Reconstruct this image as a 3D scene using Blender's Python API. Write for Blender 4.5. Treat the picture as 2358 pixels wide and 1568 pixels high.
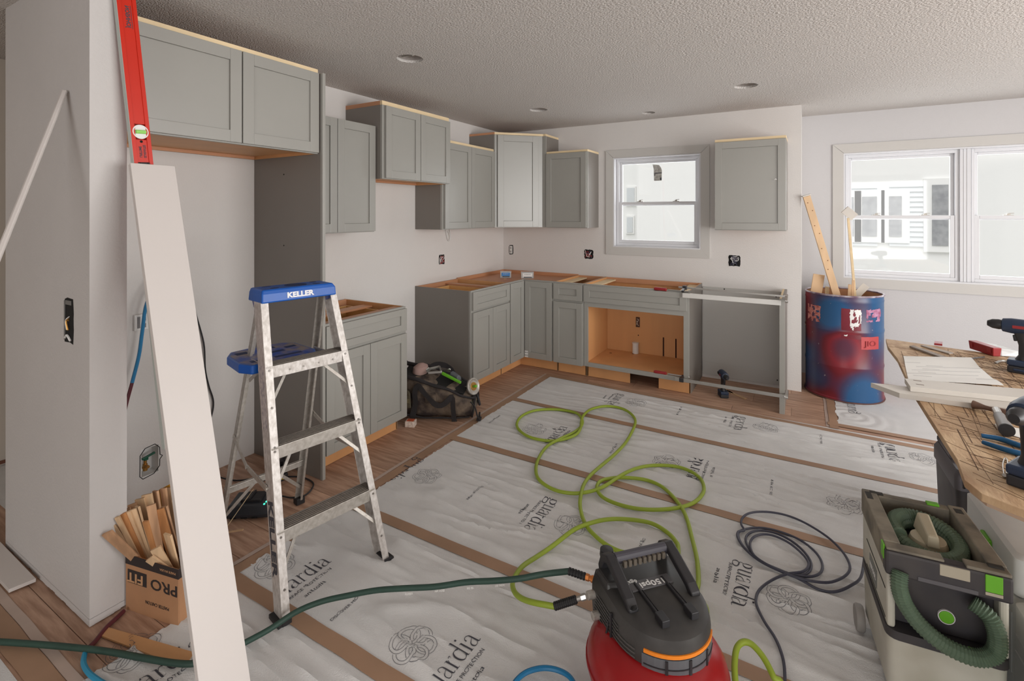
import bpy, bmesh, math, random
from mathutils import Vector, Matrix, noise
S = bpy.context.scene
for o in list(bpy.data.objects): bpy.data.objects.remove(o, do_unlink=True)
COL = S.collection
PI = math.pi
rnd = random.Random(7)

# ------------------------------------------------------------------ camera, sky, lights, exposure
cam_d = bpy.data.cameras.new('camera'); cam = bpy.data.objects.new('camera', cam_d); COL.objects.link(cam)
CAM = Vector((3.0259, -4.9445, 1.5169)); YAW = 0.53184
cam.location = CAM; cam.rotation_euler = (PI/2, 0, YAW)
cam_d.sensor_width = 36; cam_d.sensor_fit = 'HORIZONTAL'; cam_d.lens = 36*1151.03/2358
cam_d.shift_x = 0; cam_d.shift_y = -(784-494.19)/2358
cam_d.clip_start = 0.02; cam_d.clip_end = 200
S.camera = cam

def lin(c):
    return tuple(((v/255)/12.92 if v/255 <= .04045 else ((v/255+.055)/1.055)**2.4) for v in c)

W_ = bpy.data.worlds.new('world'); S.world = W_; W_.use_nodes = True
bg = W_.node_tree.nodes['Background']; bg.inputs[0].default_value = (1, 1, .985, 1); bg.inputs[1].default_value = .70
S.view_settings.view_transform = 'Standard'; S.view_settings.look = 'None'
S.view_settings.exposure = 0; S.view_settings.gamma = 1; S.view_settings.use_curve_mapping = False

def area(name, loc, rot, sx, sy, power, col=(1, 1, 1)):
    l = bpy.data.lights.new(name, 'AREA'); l.shape = 'RECTANGLE'; l.size = sx; l.size_y = sy; l.energy = power; l.color = col
    o = bpy.data.objects.new(name, l); o.location = loc; o.rotation_euler = rot; COL.objects.link(o); return o
# daylight at the windows of the room: glass wall on the right, windows behind, kitchen and dining windows
area('daylight_right', (6.55, -3.1, 1.25), (0, PI/2, 0), 2.1, 3.6, 205, (1, .985, .965))
area('daylight_behind', (3.6, -8.3, 1.35), (PI/2, 0, 0), 3.6, 1.9, 78, (1, .985, .965))
area('daylight_dining', (4.1, .80, 1.5), (-PI/2, 0, 0), 1.5, 1.05, 16, (.95, .98, 1))
area('daylight_sink', (1.75, .22, 1.65), (-PI/2, 0, 0), .8, .85, 8, (.95, .98, 1))

sun = bpy.data.lights.new('house_fill_sun', 'SUN'); sun.energy = 1.35; sun.angle = math.radians(50)  # added sun lamp, brightens the houses outside under an overcast sky
so = bpy.data.objects.new('house_fill_sun', sun); so.rotation_euler = (math.radians(42), 0, 0); so.location = (0, -10, 20); COL.objects.link(so)

# ------------------------------------------------------------------ materials
def nn(t, k, **kw):
    n = t.nodes.new(k)
    for a, v in kw.items(): setattr(n, a, v)
    return n
MATS = {}
def mat(name, rgb, rough=.6, metal=0, var=0, vscale=8, bump=0, bscale=60, stretch=(1, 1, 1), rgb2=None, spec=.5, alpha=1, emit=0, detail=3):
    if name in MATS: return MATS[name]
    m = bpy.data.materials.new(name); m.use_nodes = True; t = m.node_tree
    b = t.nodes['Principled BSDF']; c = lin(rgb)
    b.inputs['Base Color'].default_value = (*c, 1); b.inputs['Roughness'].default_value = rough
    b.inputs['Metallic'].default_value = metal; b.inputs['Specular IOR Level'].default_value = spec
    if alpha < 1: b.inputs['Alpha'].default_value = alpha
    if emit:
        b.inputs['Emission Color'].default_value = (*c, 1); b.inputs['Emission Strength'].default_value = emit
    m.diffuse_color = (*c, 1)
    if var or rgb2 or bump:
        tc = nn(t, 'ShaderNodeTexCoord'); mp = nn(t, 'ShaderNodeMapping'); mp.inputs['Scale'].default_value = stretch
        t.links.new(tc.outputs['Object'], mp.inputs['Vector'])
    if var or rgb2:
        n = nn(t, 'ShaderNodeTexNoise'); n.inputs['Scale'].default_value = vscale; n.inputs['Detail'].default_value = detail
        t.links.new(mp.outputs[0], n.inputs['Vector'])
        r = nn(t, 'ShaderNodeValToRGB'); t.links.new(n.outputs['Fac'], r.inputs[0])
        c2 = lin(rgb2) if rgb2 else tuple(max(0, v*(1-var)) for v in c)
        r.color_ramp.elements[0].position = .35; r.color_ramp.elements[1].position = .65
        r.color_ramp.elements[0].color = (*c2, 1); r.color_ramp.elements[1].color = (*c, 1)
        t.links.new(r.outputs[0], b.inputs['Base Color'])
    if bump:
        n2 = nn(t, 'ShaderNodeTexNoise'); n2.inputs['Scale'].default_value = bscale; n2.inputs['Detail'].default_value = 2
        t.links.new(mp.outputs[0], n2.inputs['Vector'])
        bp = nn(t, 'ShaderNodeBump'); bp.inputs['Strength'].default_value = bump; bp.inputs['Distance'].default_value = .01
        t.links.new(n2.outputs['Fac'], bp.inputs['Height']); t.links.new(bp.outputs[0], b.inputs['Normal'])
    MATS[name] = m; return m

WALL = mat('primer_white', (214, 210, 207), .85, var=.03, vscale=1.5, bump=.15, bscale=90)
STUBW = mat('grey_primer', (200, 196, 194), .85, var=.05, vscale=2, bump=.15, bscale=90)
CEIL = mat('textured_ceiling', (204, 199, 195), .9, bump=.95, bscale=85, stretch=(1, 1.6, 1))
TRIM = mat('trim_primer', (196, 193, 189), .6, bump=.05)
VINYL = mat('window_vinyl', (214, 214, 217), .35)
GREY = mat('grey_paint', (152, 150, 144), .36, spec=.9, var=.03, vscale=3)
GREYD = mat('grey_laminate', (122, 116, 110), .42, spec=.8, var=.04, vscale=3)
MAPLE = mat('maple_veneer', (214, 158, 106), .5, var=.14, vscale=4, stretch=(1, 1, .15))
MAPLE2 = mat('maple_rail', (202, 146, 108), .5, var=.12, vscale=6, stretch=(.3, .3, 3))
PALE = mat('pale_pine', (232, 208, 168), .6, var=.12, vscale=5, stretch=(1, 1, 4))
PINE = mat('knotty_pine', (222, 186, 146), .6, var=.2, vscale=9, stretch=(1, 1, .25))
CEDAR = mat('cedar_shim', (205, 160, 122), .7, var=.35, vscale=26, stretch=(1, 1, .12))
CEDAR2 = mat('cedar_shim_light', (226, 190, 150), .7, var=.3, vscale=26, stretch=(1, 1, .12))
CEDAR3 = mat('cedar_shim_orange', (196, 136, 84), .7, var=.3, vscale=26, stretch=(1, 1, .12))
FELT = mat('white_felt', (216, 215, 214), .95, var=.07, vscale=7, bump=.25, bscale=260, detail=6)
KRAFT = mat('kraft_tape', (168, 134, 108), .6, var=.2, vscale=3, detail=5)
CLEART = mat('pale_tape_edge', (188, 168, 156), .5, var=.1, vscale=9)
INK = mat('print_ink', (66, 66, 74), .8)
INK2 = mat('print_ink_light', (92, 92, 98), .8)
TREAD = mat('dark_tread', (128, 120, 112), .6, metal=.2, var=.2, vscale=60)  # darker, blotchy grey for the grooved treads
ALU = mat('aluminium', (188, 183, 176), .38, metal=.45, var=.16, vscale=60, rgb2=(168, 161, 153), bump=.05, detail=6)
ALUS = mat('splattered_aluminium', (208, 203, 199), .5, metal=.3, var=.5, vscale=75, rgb2=(178, 171, 165), detail=12, stretch=(1, 1, .6))
STEEL = mat('bright_steel', (190, 188, 184), .28, metal=.9)
BLUEP = mat('blue_plastic', (6, 84, 172), .4, var=.1, vscale=7, bump=.05)
BLUEW = mat('worn_blue_plastic', (20, 72, 165), .5, rgb2=(140, 130, 125), vscale=16, bump=.1, detail=9)
BLACK = mat('black_plastic', (40, 39, 42), .45, var=.2, vscale=6)
BLACKD = mat('dusty_black_plastic', (40, 39, 40), .42, rgb2=(66, 64, 62), vscale=6, detail=6)
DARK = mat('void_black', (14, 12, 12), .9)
RUBBER = mat('black_rubber', (30, 29, 31), .6)
WHITEB = mat('white_painted_board', (206, 199, 195), .55, bump=.05, bscale=30)
WHITEP = mat('white_plastic', (225, 224, 222), .5)
REDL = mat('red_orange_enamel', (196, 36, 12), .35, var=.08, vscale=3)
REDT = mat('red_tank', (152, 20, 24), .28, var=.12, vscale=7)
RED = mat('red_plastic', (150, 34, 38), .45, var=.1)
LIME = mat('lime_rubber', (150, 170, 50), .5, var=.1, vscale=3)
GREEN = mat('green_rubber', (44, 72, 62), .55, var=.2, vscale=8)
GREENV = mat('green_plastic', (104, 178, 40), .45)
NAVY = mat('navy_plastic', (36, 52, 78), .45, var=.15)
CORD = mat('slate_cord', (62, 62, 76), .5)
CYAN = mat('cyan_hose', (42, 140, 178), .45)
MAROON = mat('maroon_hose', (92, 38, 46), .5)
BRASS = mat('brass', (196, 148, 80), .3, metal=.8)
CARD = mat('cardboard', (176, 130, 94), .85, var=.08, vscale=10)
CARDK = mat('cardboard_print', (46, 36, 34), .85)
ORANGE = mat('orange_decal', (232, 132, 30), .5)
VACB = mat('vacuum_shell', (205, 203, 192), .5, var=.1, vscale=5, rgb2=(176, 172, 158))
VACD = mat('vacuum_dusty_frame', (146, 138, 122), .75, rgb2=(104, 98, 88), vscale=12, detail=6)
VACK = mat('vacuum_dark', (50, 48, 54), .55, rgb2=(66, 62, 62), vscale=8)
HOSEV = mat('ribbed_green_hose', (98, 118, 98), .55, var=.15, vscale=10)
BAG = mat('camo_bag', (50, 40, 38), .85, rgb2=(128, 112, 96), vscale=13, bump=.4, bscale=28, detail=6)
BAGD = mat('black_strap', (38, 34, 35), .8, bump=.15, bscale=80)
PAPER = mat('paper', (232, 230, 226), .8)
BOARDW = mat('primed_board', (206, 200, 192), .6, var=.05, vscale=6)
MDF = mat('board_edge', (186, 160, 138), .8)
SCREW = mat('screw_steel', (150, 145, 140), .4, metal=.8)
SIDING = mat('siding', (222, 226, 228), .8)
HWIN = mat('house_window_dark', (150, 152, 156), .5, rgb2=(176, 178, 180), vscale=9)
HWHITE = mat('house_white', (250, 250, 248), .8)
DUCT = mat('foil', (216, 208, 202), .45, metal=.1, bump=.8, bscale=25, var=.2)
TRANS = mat('clear_plastic', (225, 228, 228), .15, alpha=.48)

def glass_mat():
    m = bpy.data.materials.new('window_glass'); m.use_nodes = True; t = m.node_tree; t.nodes.clear()
    o = nn(t, 'ShaderNodeOutputMaterial'); mx = nn(t, 'ShaderNodeMixShader'); tr = nn(t, 'ShaderNodeBsdfTransparent'); g = nn(t, 'ShaderNodeBsdfGlossy')
    g.inputs['Roughness'].default_value = .03; mx.inputs[0].default_value = .05
    t.links.new(tr.outputs[0], mx.inputs[1]); t.links.new(g.outputs[0], mx.inputs[2]); t.links.new(mx.outputs[0], o.inputs[0])
    return m
GLASS = glass_mat()

def plank_mat():
    m = mat('oak_plank', (196, 160, 136), .5, rgb2=(160, 124, 102), vscale=5, bump=.12, bscale=30, stretch=(1, 9, 1), detail=8)
    t = m.node_tree; b = t.nodes['Principled BSDF']
    src = b.inputs['Base Color'].links[0].from_socket
    oi = nn(t, 'ShaderNodeObjectInfo'); hs = nn(t, 'ShaderNodeHueSaturation'); mr = nn(t, 'ShaderNodeMapRange')
    mr.inputs[3].default_value = .88; mr.inputs[4].default_value = 1.1
    t.links.new(oi.outputs['Random'], mr.inputs[0]); t.links.new(mr.outputs[0], hs.inputs['Value'])
    t.links.new(src, hs.inputs['Color']); t.links.new(hs.outputs[0], b.inputs['Base Color'])
    return m
PLANK = plank_mat()

def drum_mat():
    m = bpy.data.materials.new('painted_drum'); m.use_nodes = True; t = m.node_tree; b = t.nodes['Principled BSDF']
    tc = nn(t, 'ShaderNodeTexCoord'); mp = nn(t, 'ShaderNodeMapping'); mp.inputs['Location'].default_value = (3.4, 1.3, .35); mp.inputs['Scale'].default_value = (1, 1, .8)
    n = nn(t, 'ShaderNodeTexNoise'); n.inputs['Scale'].default_value = 2.0; n.inputs['Detail'].default_value = .6
    r = nn(t, 'ShaderNodeValToRGB'); e = r.color_ramp.elements
    e[0].position = .36; e[0].color = (*lin((38, 84, 128)), 1); e[1].position = .48; e[1].color = (*lin((66, 54, 86)), 1)
    for p, c in ((.56, (108, 30, 42)), (.64, (136, 38, 50)), (.74, (92, 46, 66))):
        k = e.new(p); k.color = (*lin(c), 1)
    n3 = nn(t, 'ShaderNodeTexNoise'); n3.inputs['Scale'].default_value = 40; n3.inputs['Detail'].default_value = 6
    r3 = nn(t, 'ShaderNodeValToRGB'); r3.color_ramp.elements[0].position = .70; r3.color_ramp.elements[1].position = .76
    mx = nn(t, 'ShaderNodeMix', data_type='RGBA'); mx.inputs['B'].default_value = (*lin((150, 140, 150)), 1)
    L = t.links.new
    L(tc.outputs['Object'], mp.inputs[0]); L(mp.outputs[0], n.inputs[0])
    cur = n.outputs['Fac']
    for P_, R_, K_ in (((-.07, -.27, .70), .22, .30), ((.13, -.25, .05), .26, .34), ((-.16, -.22, .12), .2, .16), ((.02, -.28, .42), .24, -.16), ((-.25, -.1, .5), .15, -.1)):
        vm = nn(t, 'ShaderNodeVectorMath', operation='DISTANCE'); vm.inputs[1].default_value = P_; L(tc.outputs['Object'], vm.inputs[0])
        m1 = nn(t, 'ShaderNodeMapRange', interpolation_type='SMOOTHSTEP'); m1.inputs[1].default_value = R_; m1.inputs[2].default_value = 0; m1.inputs[3].default_value = 0; m1.inputs[4].default_value = K_
        L(vm.outputs['Value'], m1.inputs[0]); sb = nn(t, 'ShaderNodeMath', operation='SUBTRACT'); L(cur, sb.inputs[0]); L(m1.outputs[0], sb.inputs[1]); cur = sb.outputs[0]
    L(cur, r.inputs[0]); L(mp.outputs[0], n3.inputs[0]); L(n3.outputs['Fac'], r3.inputs[0])
    L(r3.outputs[0], mx.inputs['Factor']); L(r.outputs[0], mx.inputs['A']); L(mx.outputs['Result'], b.inputs['Base Color'])
    b.inputs['Roughness'].default_value = .33
    return m
DRUM = drum_mat()

def osb_mat():
    m = mat('scored_plywood', (202, 172, 136), .7, rgb2=(170, 136, 102), vscale=7, bump=.2, bscale=40, stretch=(3, 1, 1), detail=8)
    return m
OSB = osb_mat()
KERF = mat('saw_kerf', (92, 66, 46), .9)

# ------------------------------------------------------------------ mesh builder
class MB:
    def __init__(s): s.v = []; s.f = []; s.m = []
    def add(s, vs, fs, mi=0):
        b = len(s.v); s.v += [tuple(v) for v in vs]; s.f += [tuple(b+i for i in f) for f in fs]; s.m += [mi]*len(fs); return s
    def box(s, x0, x1, y0, y1, z0, z1, mi=0, M=None):
        vs = [Vector(p) for p in ((x0, y0, z0), (x1, y0, z0), (x1, y1, z0), (x0, y1, z0), (x0, y0, z1), (x1, y0, z1), (x1, y1, z1), (x0, y1, z1))]
        if M: vs = [M @ v for v in vs]
        return s.add(vs, [(3, 2, 1, 0), (4, 5, 6, 7), (0, 1, 5, 4), (1, 2, 6, 5), (2, 3, 7, 6), (3, 0, 4, 7)], mi)
    def hexa(s, vs, mi=0):
        return s.add(vs, [(3, 2, 1, 0), (4, 5, 6, 7), (0, 1, 5, 4), (1, 2, 6, 5), (2, 3, 7, 6), (3, 0, 4, 7)], mi)
    def bar(s, a, b, w, h, up=(0, 0, 1), mi=0):      # rectangular bar from a to b
        a = Vector(a); b = Vector(b); d = (b-a).normalized(); up = Vector(up)
        x = d.cross(up)
        if x.length < 1e-4: x = d.cross(Vector((1, 0, 0)))
        x.normalize(); y = x.cross(d).normalized()
        x = x*w/2; y = y*h/2
        return s.add([a-x-y, a+x-y, a+x+y, a-x+y, b-x-y, b+x-y, b+x+y, b-x+y], [(3, 2, 1, 0), (4, 5, 6, 7), (0, 1, 5, 4), (1, 2, 6, 5), (2, 3, 7, 6), (3, 0, 4, 7)], mi)
    def prism(s, pts, z0, z1, mi=0, M=None):
        n = len(pts); vs = [Vector((p[0], p[1], z0)) for p in pts]+[Vector((p[0], p[1], z1)) for p in pts]
        if M: vs = [M @ v for v in vs]
        return s.add(vs, [tuple(range(n))[::-1], tuple(range(n, 2*n))]+[(i, (i+1) % n, n+(i+1) % n, n+i) for i in range(n)], mi)
    def loft(s, rings, mi=0, cap=True):
        n = len(rings[0]); b = []
        fs = []
        for k in range(len(rings)-1):
            for i in range(n):
                j = (i+1) % n; fs.append((k*n+i, k*n+j, (k+1)*n+j, (k+1)*n+i))
        if cap: fs += [tuple(range(n))[::-1], tuple(range((len(rings)-1)*n, len(rings)*n))]
        return s.add([v for r in rings for v in r], fs, mi)
    def lathe(s, prof, seg=32, M=None, mi=0, cap=True):
        rings = []
        for r, z in prof:
            ring = [Vector((r*math.cos(2*PI*i/seg), r*math.sin(2*PI*i/seg), z)) for i in range(seg)]
            rings.append([M @ v for v in ring] if M else ring)
        return s.loft(rings, mi, cap)
    def cyl(s, a, b, r, seg=14, mi=0, r2=None):
        a = Vector(a); b = Vector(b); d = b-a; q = d.to_track_quat('Z', 'Y').to_matrix().to_4x4()
        M = Matrix.Translation(a) @ q
        return s.lathe([(r, 0), (r if r2 is None else r2, d.length)], seg, M, mi)
    def tube(s, pts, r, seg=10, mi=0, closed=False, smooth_n=6):
        P = spline(pts, smooth_n) if smooth_n > 1 else [Vector(p) for p in pts]
        rings = []; up = Vector((0, 0, 1)); last = None
        for i, p in enumerate(P):
            d = (P[min(i+1, len(P)-1)]-P[max(i-1, 0)])
            if d.length < 1e-9: d = Vector((1, 0, 0))
            d.normalize()
            if last is None:
                x = d.cross(up)
                if x.length < .05: x = d.cross(Vector((1, 0, 0)))
            else:
                x = last-d*last.dot(d)
            x.normalize(); last = x; y = d.cross(x)
            rr = r(i/(len(P)-1), i) if callable(r) else r
            rings.append([p+(x*math.cos(2*PI*k/seg)+y*math.sin(2*PI*k/seg))*rr for k in range(seg)])
        return s.loft(rings, mi)
    def xf(s, M):
        s.v = [tuple(M @ Vector(v)) for v in s.v]; return s
    def build(s, name, mats, parent=None, bev=0, smooth=False, loc=None, rotz=0):
        me = bpy.data.meshes.new(name); me.from_pydata(s.v, [], s.f); me.validate(clean_customdata=False)
        if not isinstance(mats, (list, tuple)): mats = [mats]
        for m in mats: me.materials.append(m)
        if len(mats) > 1 and len(me.polygons) == len(s.m): me.polygons.foreach_set('material_index', s.m)
        bm = bmesh.new(); bm.from_mesh(me); bmesh.ops.recalc_face_normals(bm, faces=bm.faces); bm.to_mesh(me); bm.free()
        if smooth:
            me.shade_smooth()
            try: me.set_sharp_from_angle(angle=math.radians(40))
            except Exception: pass
        o = bpy.data.objects.new(name, me); COL.objects.link(o)
        if parent: o.parent = parent
        if loc: o.location = loc
        if rotz: o.rotation_euler.z = rotz
        if bev:
            b = o.modifiers.new('bevel', 'BEVEL'); b.width = bev; b.segments = 2; b.limit_method = 'ANGLE'; b.angle_limit = math.radians(35)
        return o

def spline(pts, n=6):
    P = [Vector(p) for p in pts]
    if len(P) < 3: return P
    out = []
    for i in range(len(P)-1):
        a = P[max(i-1, 0)]; b = P[i]; c = P[i+1]; d = P[min(i+2, len(P)-1)]
        for k in range(n):
            t = k/n
            out.append(.5*((2*b)+(c-a)*t+(2*a-5*b+4*c-d)*t*t+(3*b-a-3*c+d)*t*t*t))
    out.append(P[-1]); return out

def tag(o, label, cat, group=None, kind=None):
    o['label'] = label; o['category'] = cat
    if group: o['group'] = group
    if kind: o['kind'] = kind
    return o
def thing(name, label, cat, loc=(0, 0, 0), rotz=0, group=None):
    o = bpy.data.objects.new(name, None); COL.objects.link(o); o.location = loc; o.rotation_euler = (0, 0, rotz)
    o.empty_display_size = .05
    return tag(o, label, cat, group)
def struct(o): o['kind'] = 'structure'; return o
def copy_tree(o, parent=None):
    c = o.copy(); COL.objects.link(c)
    if parent: c.parent = parent
    for ch in [x for x in o.children]: copy_tree(ch, c)
    return c

def text(body, size, m, M, parent=None, name='lettering', bold=0, mirror=False, drape=None, align='CENTER', spacing=1, ext=.0004, width=None):
    cu = bpy.data.curves.new(name, 'FONT'); cu.body = body; cu.size = size; cu.align_x = align; cu.align_y = 'CENTER'
    cu.offset = bold; cu.extrude = 0 if drape else ext; cu.space_character = spacing; cu.resolution_u = 3
    t = bpy.data.objects.new('tmp', cu); COL.objects.link(t)
    bpy.context.view_layer.update()
    dg = bpy.context.evaluated_depsgraph_get()
    me = bpy.data.meshes.new_from_object(t.evaluated_get(dg)); me.name = name
    bpy.data.objects.remove(t, do_unlink=True)
    if width:
        xs = [v.co.x for v in me.vertices]; k = width/max(1e-6, max(xs)-min(xs))
        for v in me.vertices: v.co.x *= k
    me.transform(M)
    if drape:
        for v in me.vertices: v.co.z = drape(v.co.x, v.co.y)+.0014
    me.materials.clear(); me.materials.append(m)
    o = bpy.data.objects.new(name, me); COL.objects.link(o)
    if parent: o.parent = parent
    return o
def frame_m(origin, right, up):       # matrix with x = right, y = up, z = normal
    r = Vector(right).normalized(); u = Vector(up).normalized(); n = r.cross(u)
    return Matrix(((r.x, u.x, n.x, origin[0]), (r.y, u.y, n.y, origin[1]), (r.z, u.z, n.z, origin[2]), (0, 0, 0, 1)))

# floor-plane point of the room seen along a sight line (used to trace hoses lying on the floor)
FW = Vector((-math.sin(YAW), math.cos(YAW), 0)); RT = Vector((math.cos(YAW), math.sin(YAW), 0))
def at(px, py, z=0.0):
    d = FW+RT*((px-1179)/1151.03)-Vector((0, 0, 1))*((py-494.19)/1151.03)
    return CAM+d*((z-CAM.z)/d.z)
def atp(px, py, ax, val):
    d = FW+RT*((px-1179)/1151.03)-Vector((0, 0, 1))*((py-494.19)/1151.03)
    i = 'xyz'.index(ax); return CAM+d*((val-CAM[i])/d[i])

# ------------------------------------------------------------------ the room
H = 2.458
fl = MB().box(-2.2, 6.6, -8.6, 1.2, -.06, -.006)
floor = struct(fl.build('floor', mat('subfloor', (120, 96, 78), .8)))
# planks run along x; only where the floor is bare
def bare(x0, x1, y0, y1):
    if y1 < -4.75 or y0 > .62: return False
    if x1 < -1.9 or x0 > 4.2: return False
    if x0 > 1.02 and x1 < 3.1 and y1 < -.82 and y0 > -4.5: return False
    if x0 > 3.1 and y1 < -.75 : return False
    return True
pw = .178; rows = 0; y = .62; k = 0
plank_mesh = {}
while y > -4.8:
    x = -1.9-rnd.random()*.9
    while x < 4.1:
        L = 1.22
        if bare(x, x+L, y-pw, y):
            me = plank_mesh.get('p')
            if me is None:
                b = MB().box(0.001, L-.001, -pw+.0012, -.0012, -.006, 0)
                o = b.build('plank', PLANK, floor); plank_mesh['p'] = o.data
            else:
                o = bpy.data.objects.new('plank', me); COL.objects.link(o); o.parent = floor
            o.location = (x, y, 0)
        x += L
    y -= pw

def wall(name, *boxes, m=WALL):
    b = MB()
    for q in boxes: b.box(*q)
    return struct(b.build(name, m))
# left wall (x = 0) with a recess for the water valve box
VY0, VY1, VZ0, VZ1 = -3.665, -3.578, .125, .275
wall('wall_left', (-.12, 0, -4.03, VY0, 0, H), (-.12, 0, VY1, 0, 0, H), (-.12, 0, VY0, VY1, 0, VZ0), (-.12, 0, VY0, VY1, VZ1, H))
# wall stub at the left, camera side
def stub_wall():
    b = MB()
    # ragged bottom edge of the drywall
    b.box(-.125, .76, -4.15, -4.033, .03, H)
    xs = [-.125+i*.0354 for i in range(26)]
    for i in range(25):
        zb = .003+.012*abs(noise.noise(Vector((i*.7, 3, 0))))
        b.box(xs[i], min(xs[i+1], .76), -4.15, -4.135, zb, .031)
    for i in range(5):
        b.box(.745, .76, -4.1351+i*.0204, -4.1351+(i+1)*.0204, .004+.008*abs(noise.noise(Vector((i*.9, 8, 0)))), .031)
    return struct(b.build('wall_stub', STUBW))
stub_wall()
wall('wall_kitchen', (-.12, 1.325, 0, .12, 0, H), (2.175, 2.991, 0, .12, 0, H), (1.325, 2.175, 0, .12, 0, 1.188), (1.325, 2.175, 0, .12, 2.095, H), (2.871, 2.991, .12, .614, 0, H))
wall('wall_dining', (2.871, 3.325, .614, .76, 0, H), (3.325, 5.05, .614, .76, 0, .935), (3.325, 5.05, .614, .76, 2.085, H), (5.05, 6.6, .614, .76, 0, H), m=mat('primer_white_cool', (199, 197, 198), .85, bump=.12, bscale=90))
wall('wall_hall', (-2.2, -.12, -3.1, -2.98, 0, H), (-1.27, -1.17, -8.6, -3.0, 0, H), m=mat('beige_wall', (206, 196, 184), .85))
struct(MB().box(-1.17, -1.158, -8.6, -3.11, .012, .03).build('baseboard_hall', mat('brown_sill', (120, 76, 60), .7)))
wall('wall_right', (6.6, 6.7, -8.6, .76, 0, .1), (6.6, 6.7, -8.6, .76, 2.3, H), (6.6, 6.7, .1, .76, .1, 2.3), (6.6, 6.7, -8.6, -4.6, .1, 2.3))
wall('wall_behind', (-2.2, 1.7, -8.7, -8.6, 0, H), (5.5, 6.7, -8.7, -8.6, 0, H), (1.7, 5.5, -8.7, -8.6, 0, .35), (1.7, 5.5, -8.7, -8.6, 2.3, H))

# ceiling with four real light cut-outs
holes = [(.964, -2.655, .079), (.954, -.953, .079), (1.768, -.318, .060), (2.647, -.924, .079)]
def ceiling():
    bm = bmesh.new()
    gx = sorted({-2.2, 6.7}|{h[0]-.15 for h in holes}|{h[0]+.15 for h in holes}); gy = sorted({-8.7, 1.2}|{h[1]-.15 for h in holes}|{h[1]+.15 for h in holes})
    b = MB()
    def inhole(x, y): return [h for h in holes if abs(x-h[0]) < .15 and abs(y-h[1]) < .15]
    # build rectangles, skipping hole squares (holes do not overlap)
    for i in range(len(gx)-1):
        for j in range(len(gy)-1):
            cx_, cy_ = (gx[i]+gx[i+1])/2, (gy[j]+gy[j+1])/2
            if not inhole(cx_, cy_): b.add([(gx[i], gy[j], H), (gx[i+1], gy[j], H), (gx[i+1], gy[j+1], H), (gx[i], gy[j+1], H)], [(0, 1, 2, 3)])
    n = 32
    for hx, hy, r in holes:
        ring = []; sq = []; up = []
        xs = [q for q in gx if hx-.1501 <= q <= hx+.1501]; ys = [q for q in gy if hy-.1501 <= q <= hy+.1501]
        for k in range(n):
            a = 2*PI*k/n; c, s_ = math.cos(a), math.sin(a); rr = r*(1+.03*noise.noise(Vector((c*3+hx, s_*3, 1))))
            m_ = .15/max(abs(c), abs(s_))
            ring.append((hx+c*rr, hy+s_*rr, H)); sq.append((hx+c*m_, hy+s_*m_, H)); up.append((hx+c*rr, hy+s_*rr, H+.016))
        b.add(ring+sq, [(i, (i+1) % n, n+(i+1) % n, n+i) for i in range(n)])
        b.add(ring+up, [(i, (i+1) % n, n+(i+1) % n, n+i) for i in range(n)])
    return struct(b.build('ceiling', CEIL))
ceiling()
struct(MB().box(-2.3, 6.8, -8.8, 1.3, H+.30, H+.36).build('ceiling_deck', mat('attic', (90, 80, 72), .9)))
for i, (hx, hy, r) in enumerate(holes):
    lb = ['far left recessed light hole with torn foil, nearest the fridge cabinet', 'recessed light hole in the ceiling before the corner cabinet',
          'smallest recessed light hole, above the sink window', 'recessed light hole in the ceiling right of the sink window'][i]
    t = thing('recessed_light_hole', lb, 'light cutout', (hx, hy, H), 0, None)
    MB().lathe([(r+.004, .017), (r+.012, .03), (r+.012, .12), (.01, .13)], 24, mi=0, cap=False).build('housing', DUCT, t, smooth=True)
    b = MB()
    b.bar((-r*.8, -r*.1, .03), (r*.5, r*.5, .05), .004, .03); b.bar((-r*.2, r*.6, .035), (r*.7, -r*.4, .06), .02, .004)
    b.build('bracket', ALU, t)
    MB().tube([(-r*.6, 0, .06), (0, r*.3, .028), (r*.4, -r*.2, .045), (r*.2, -r*.6, .05)], .006, 6).build('whip_cable', WHITEP, t, smooth=True)

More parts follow.
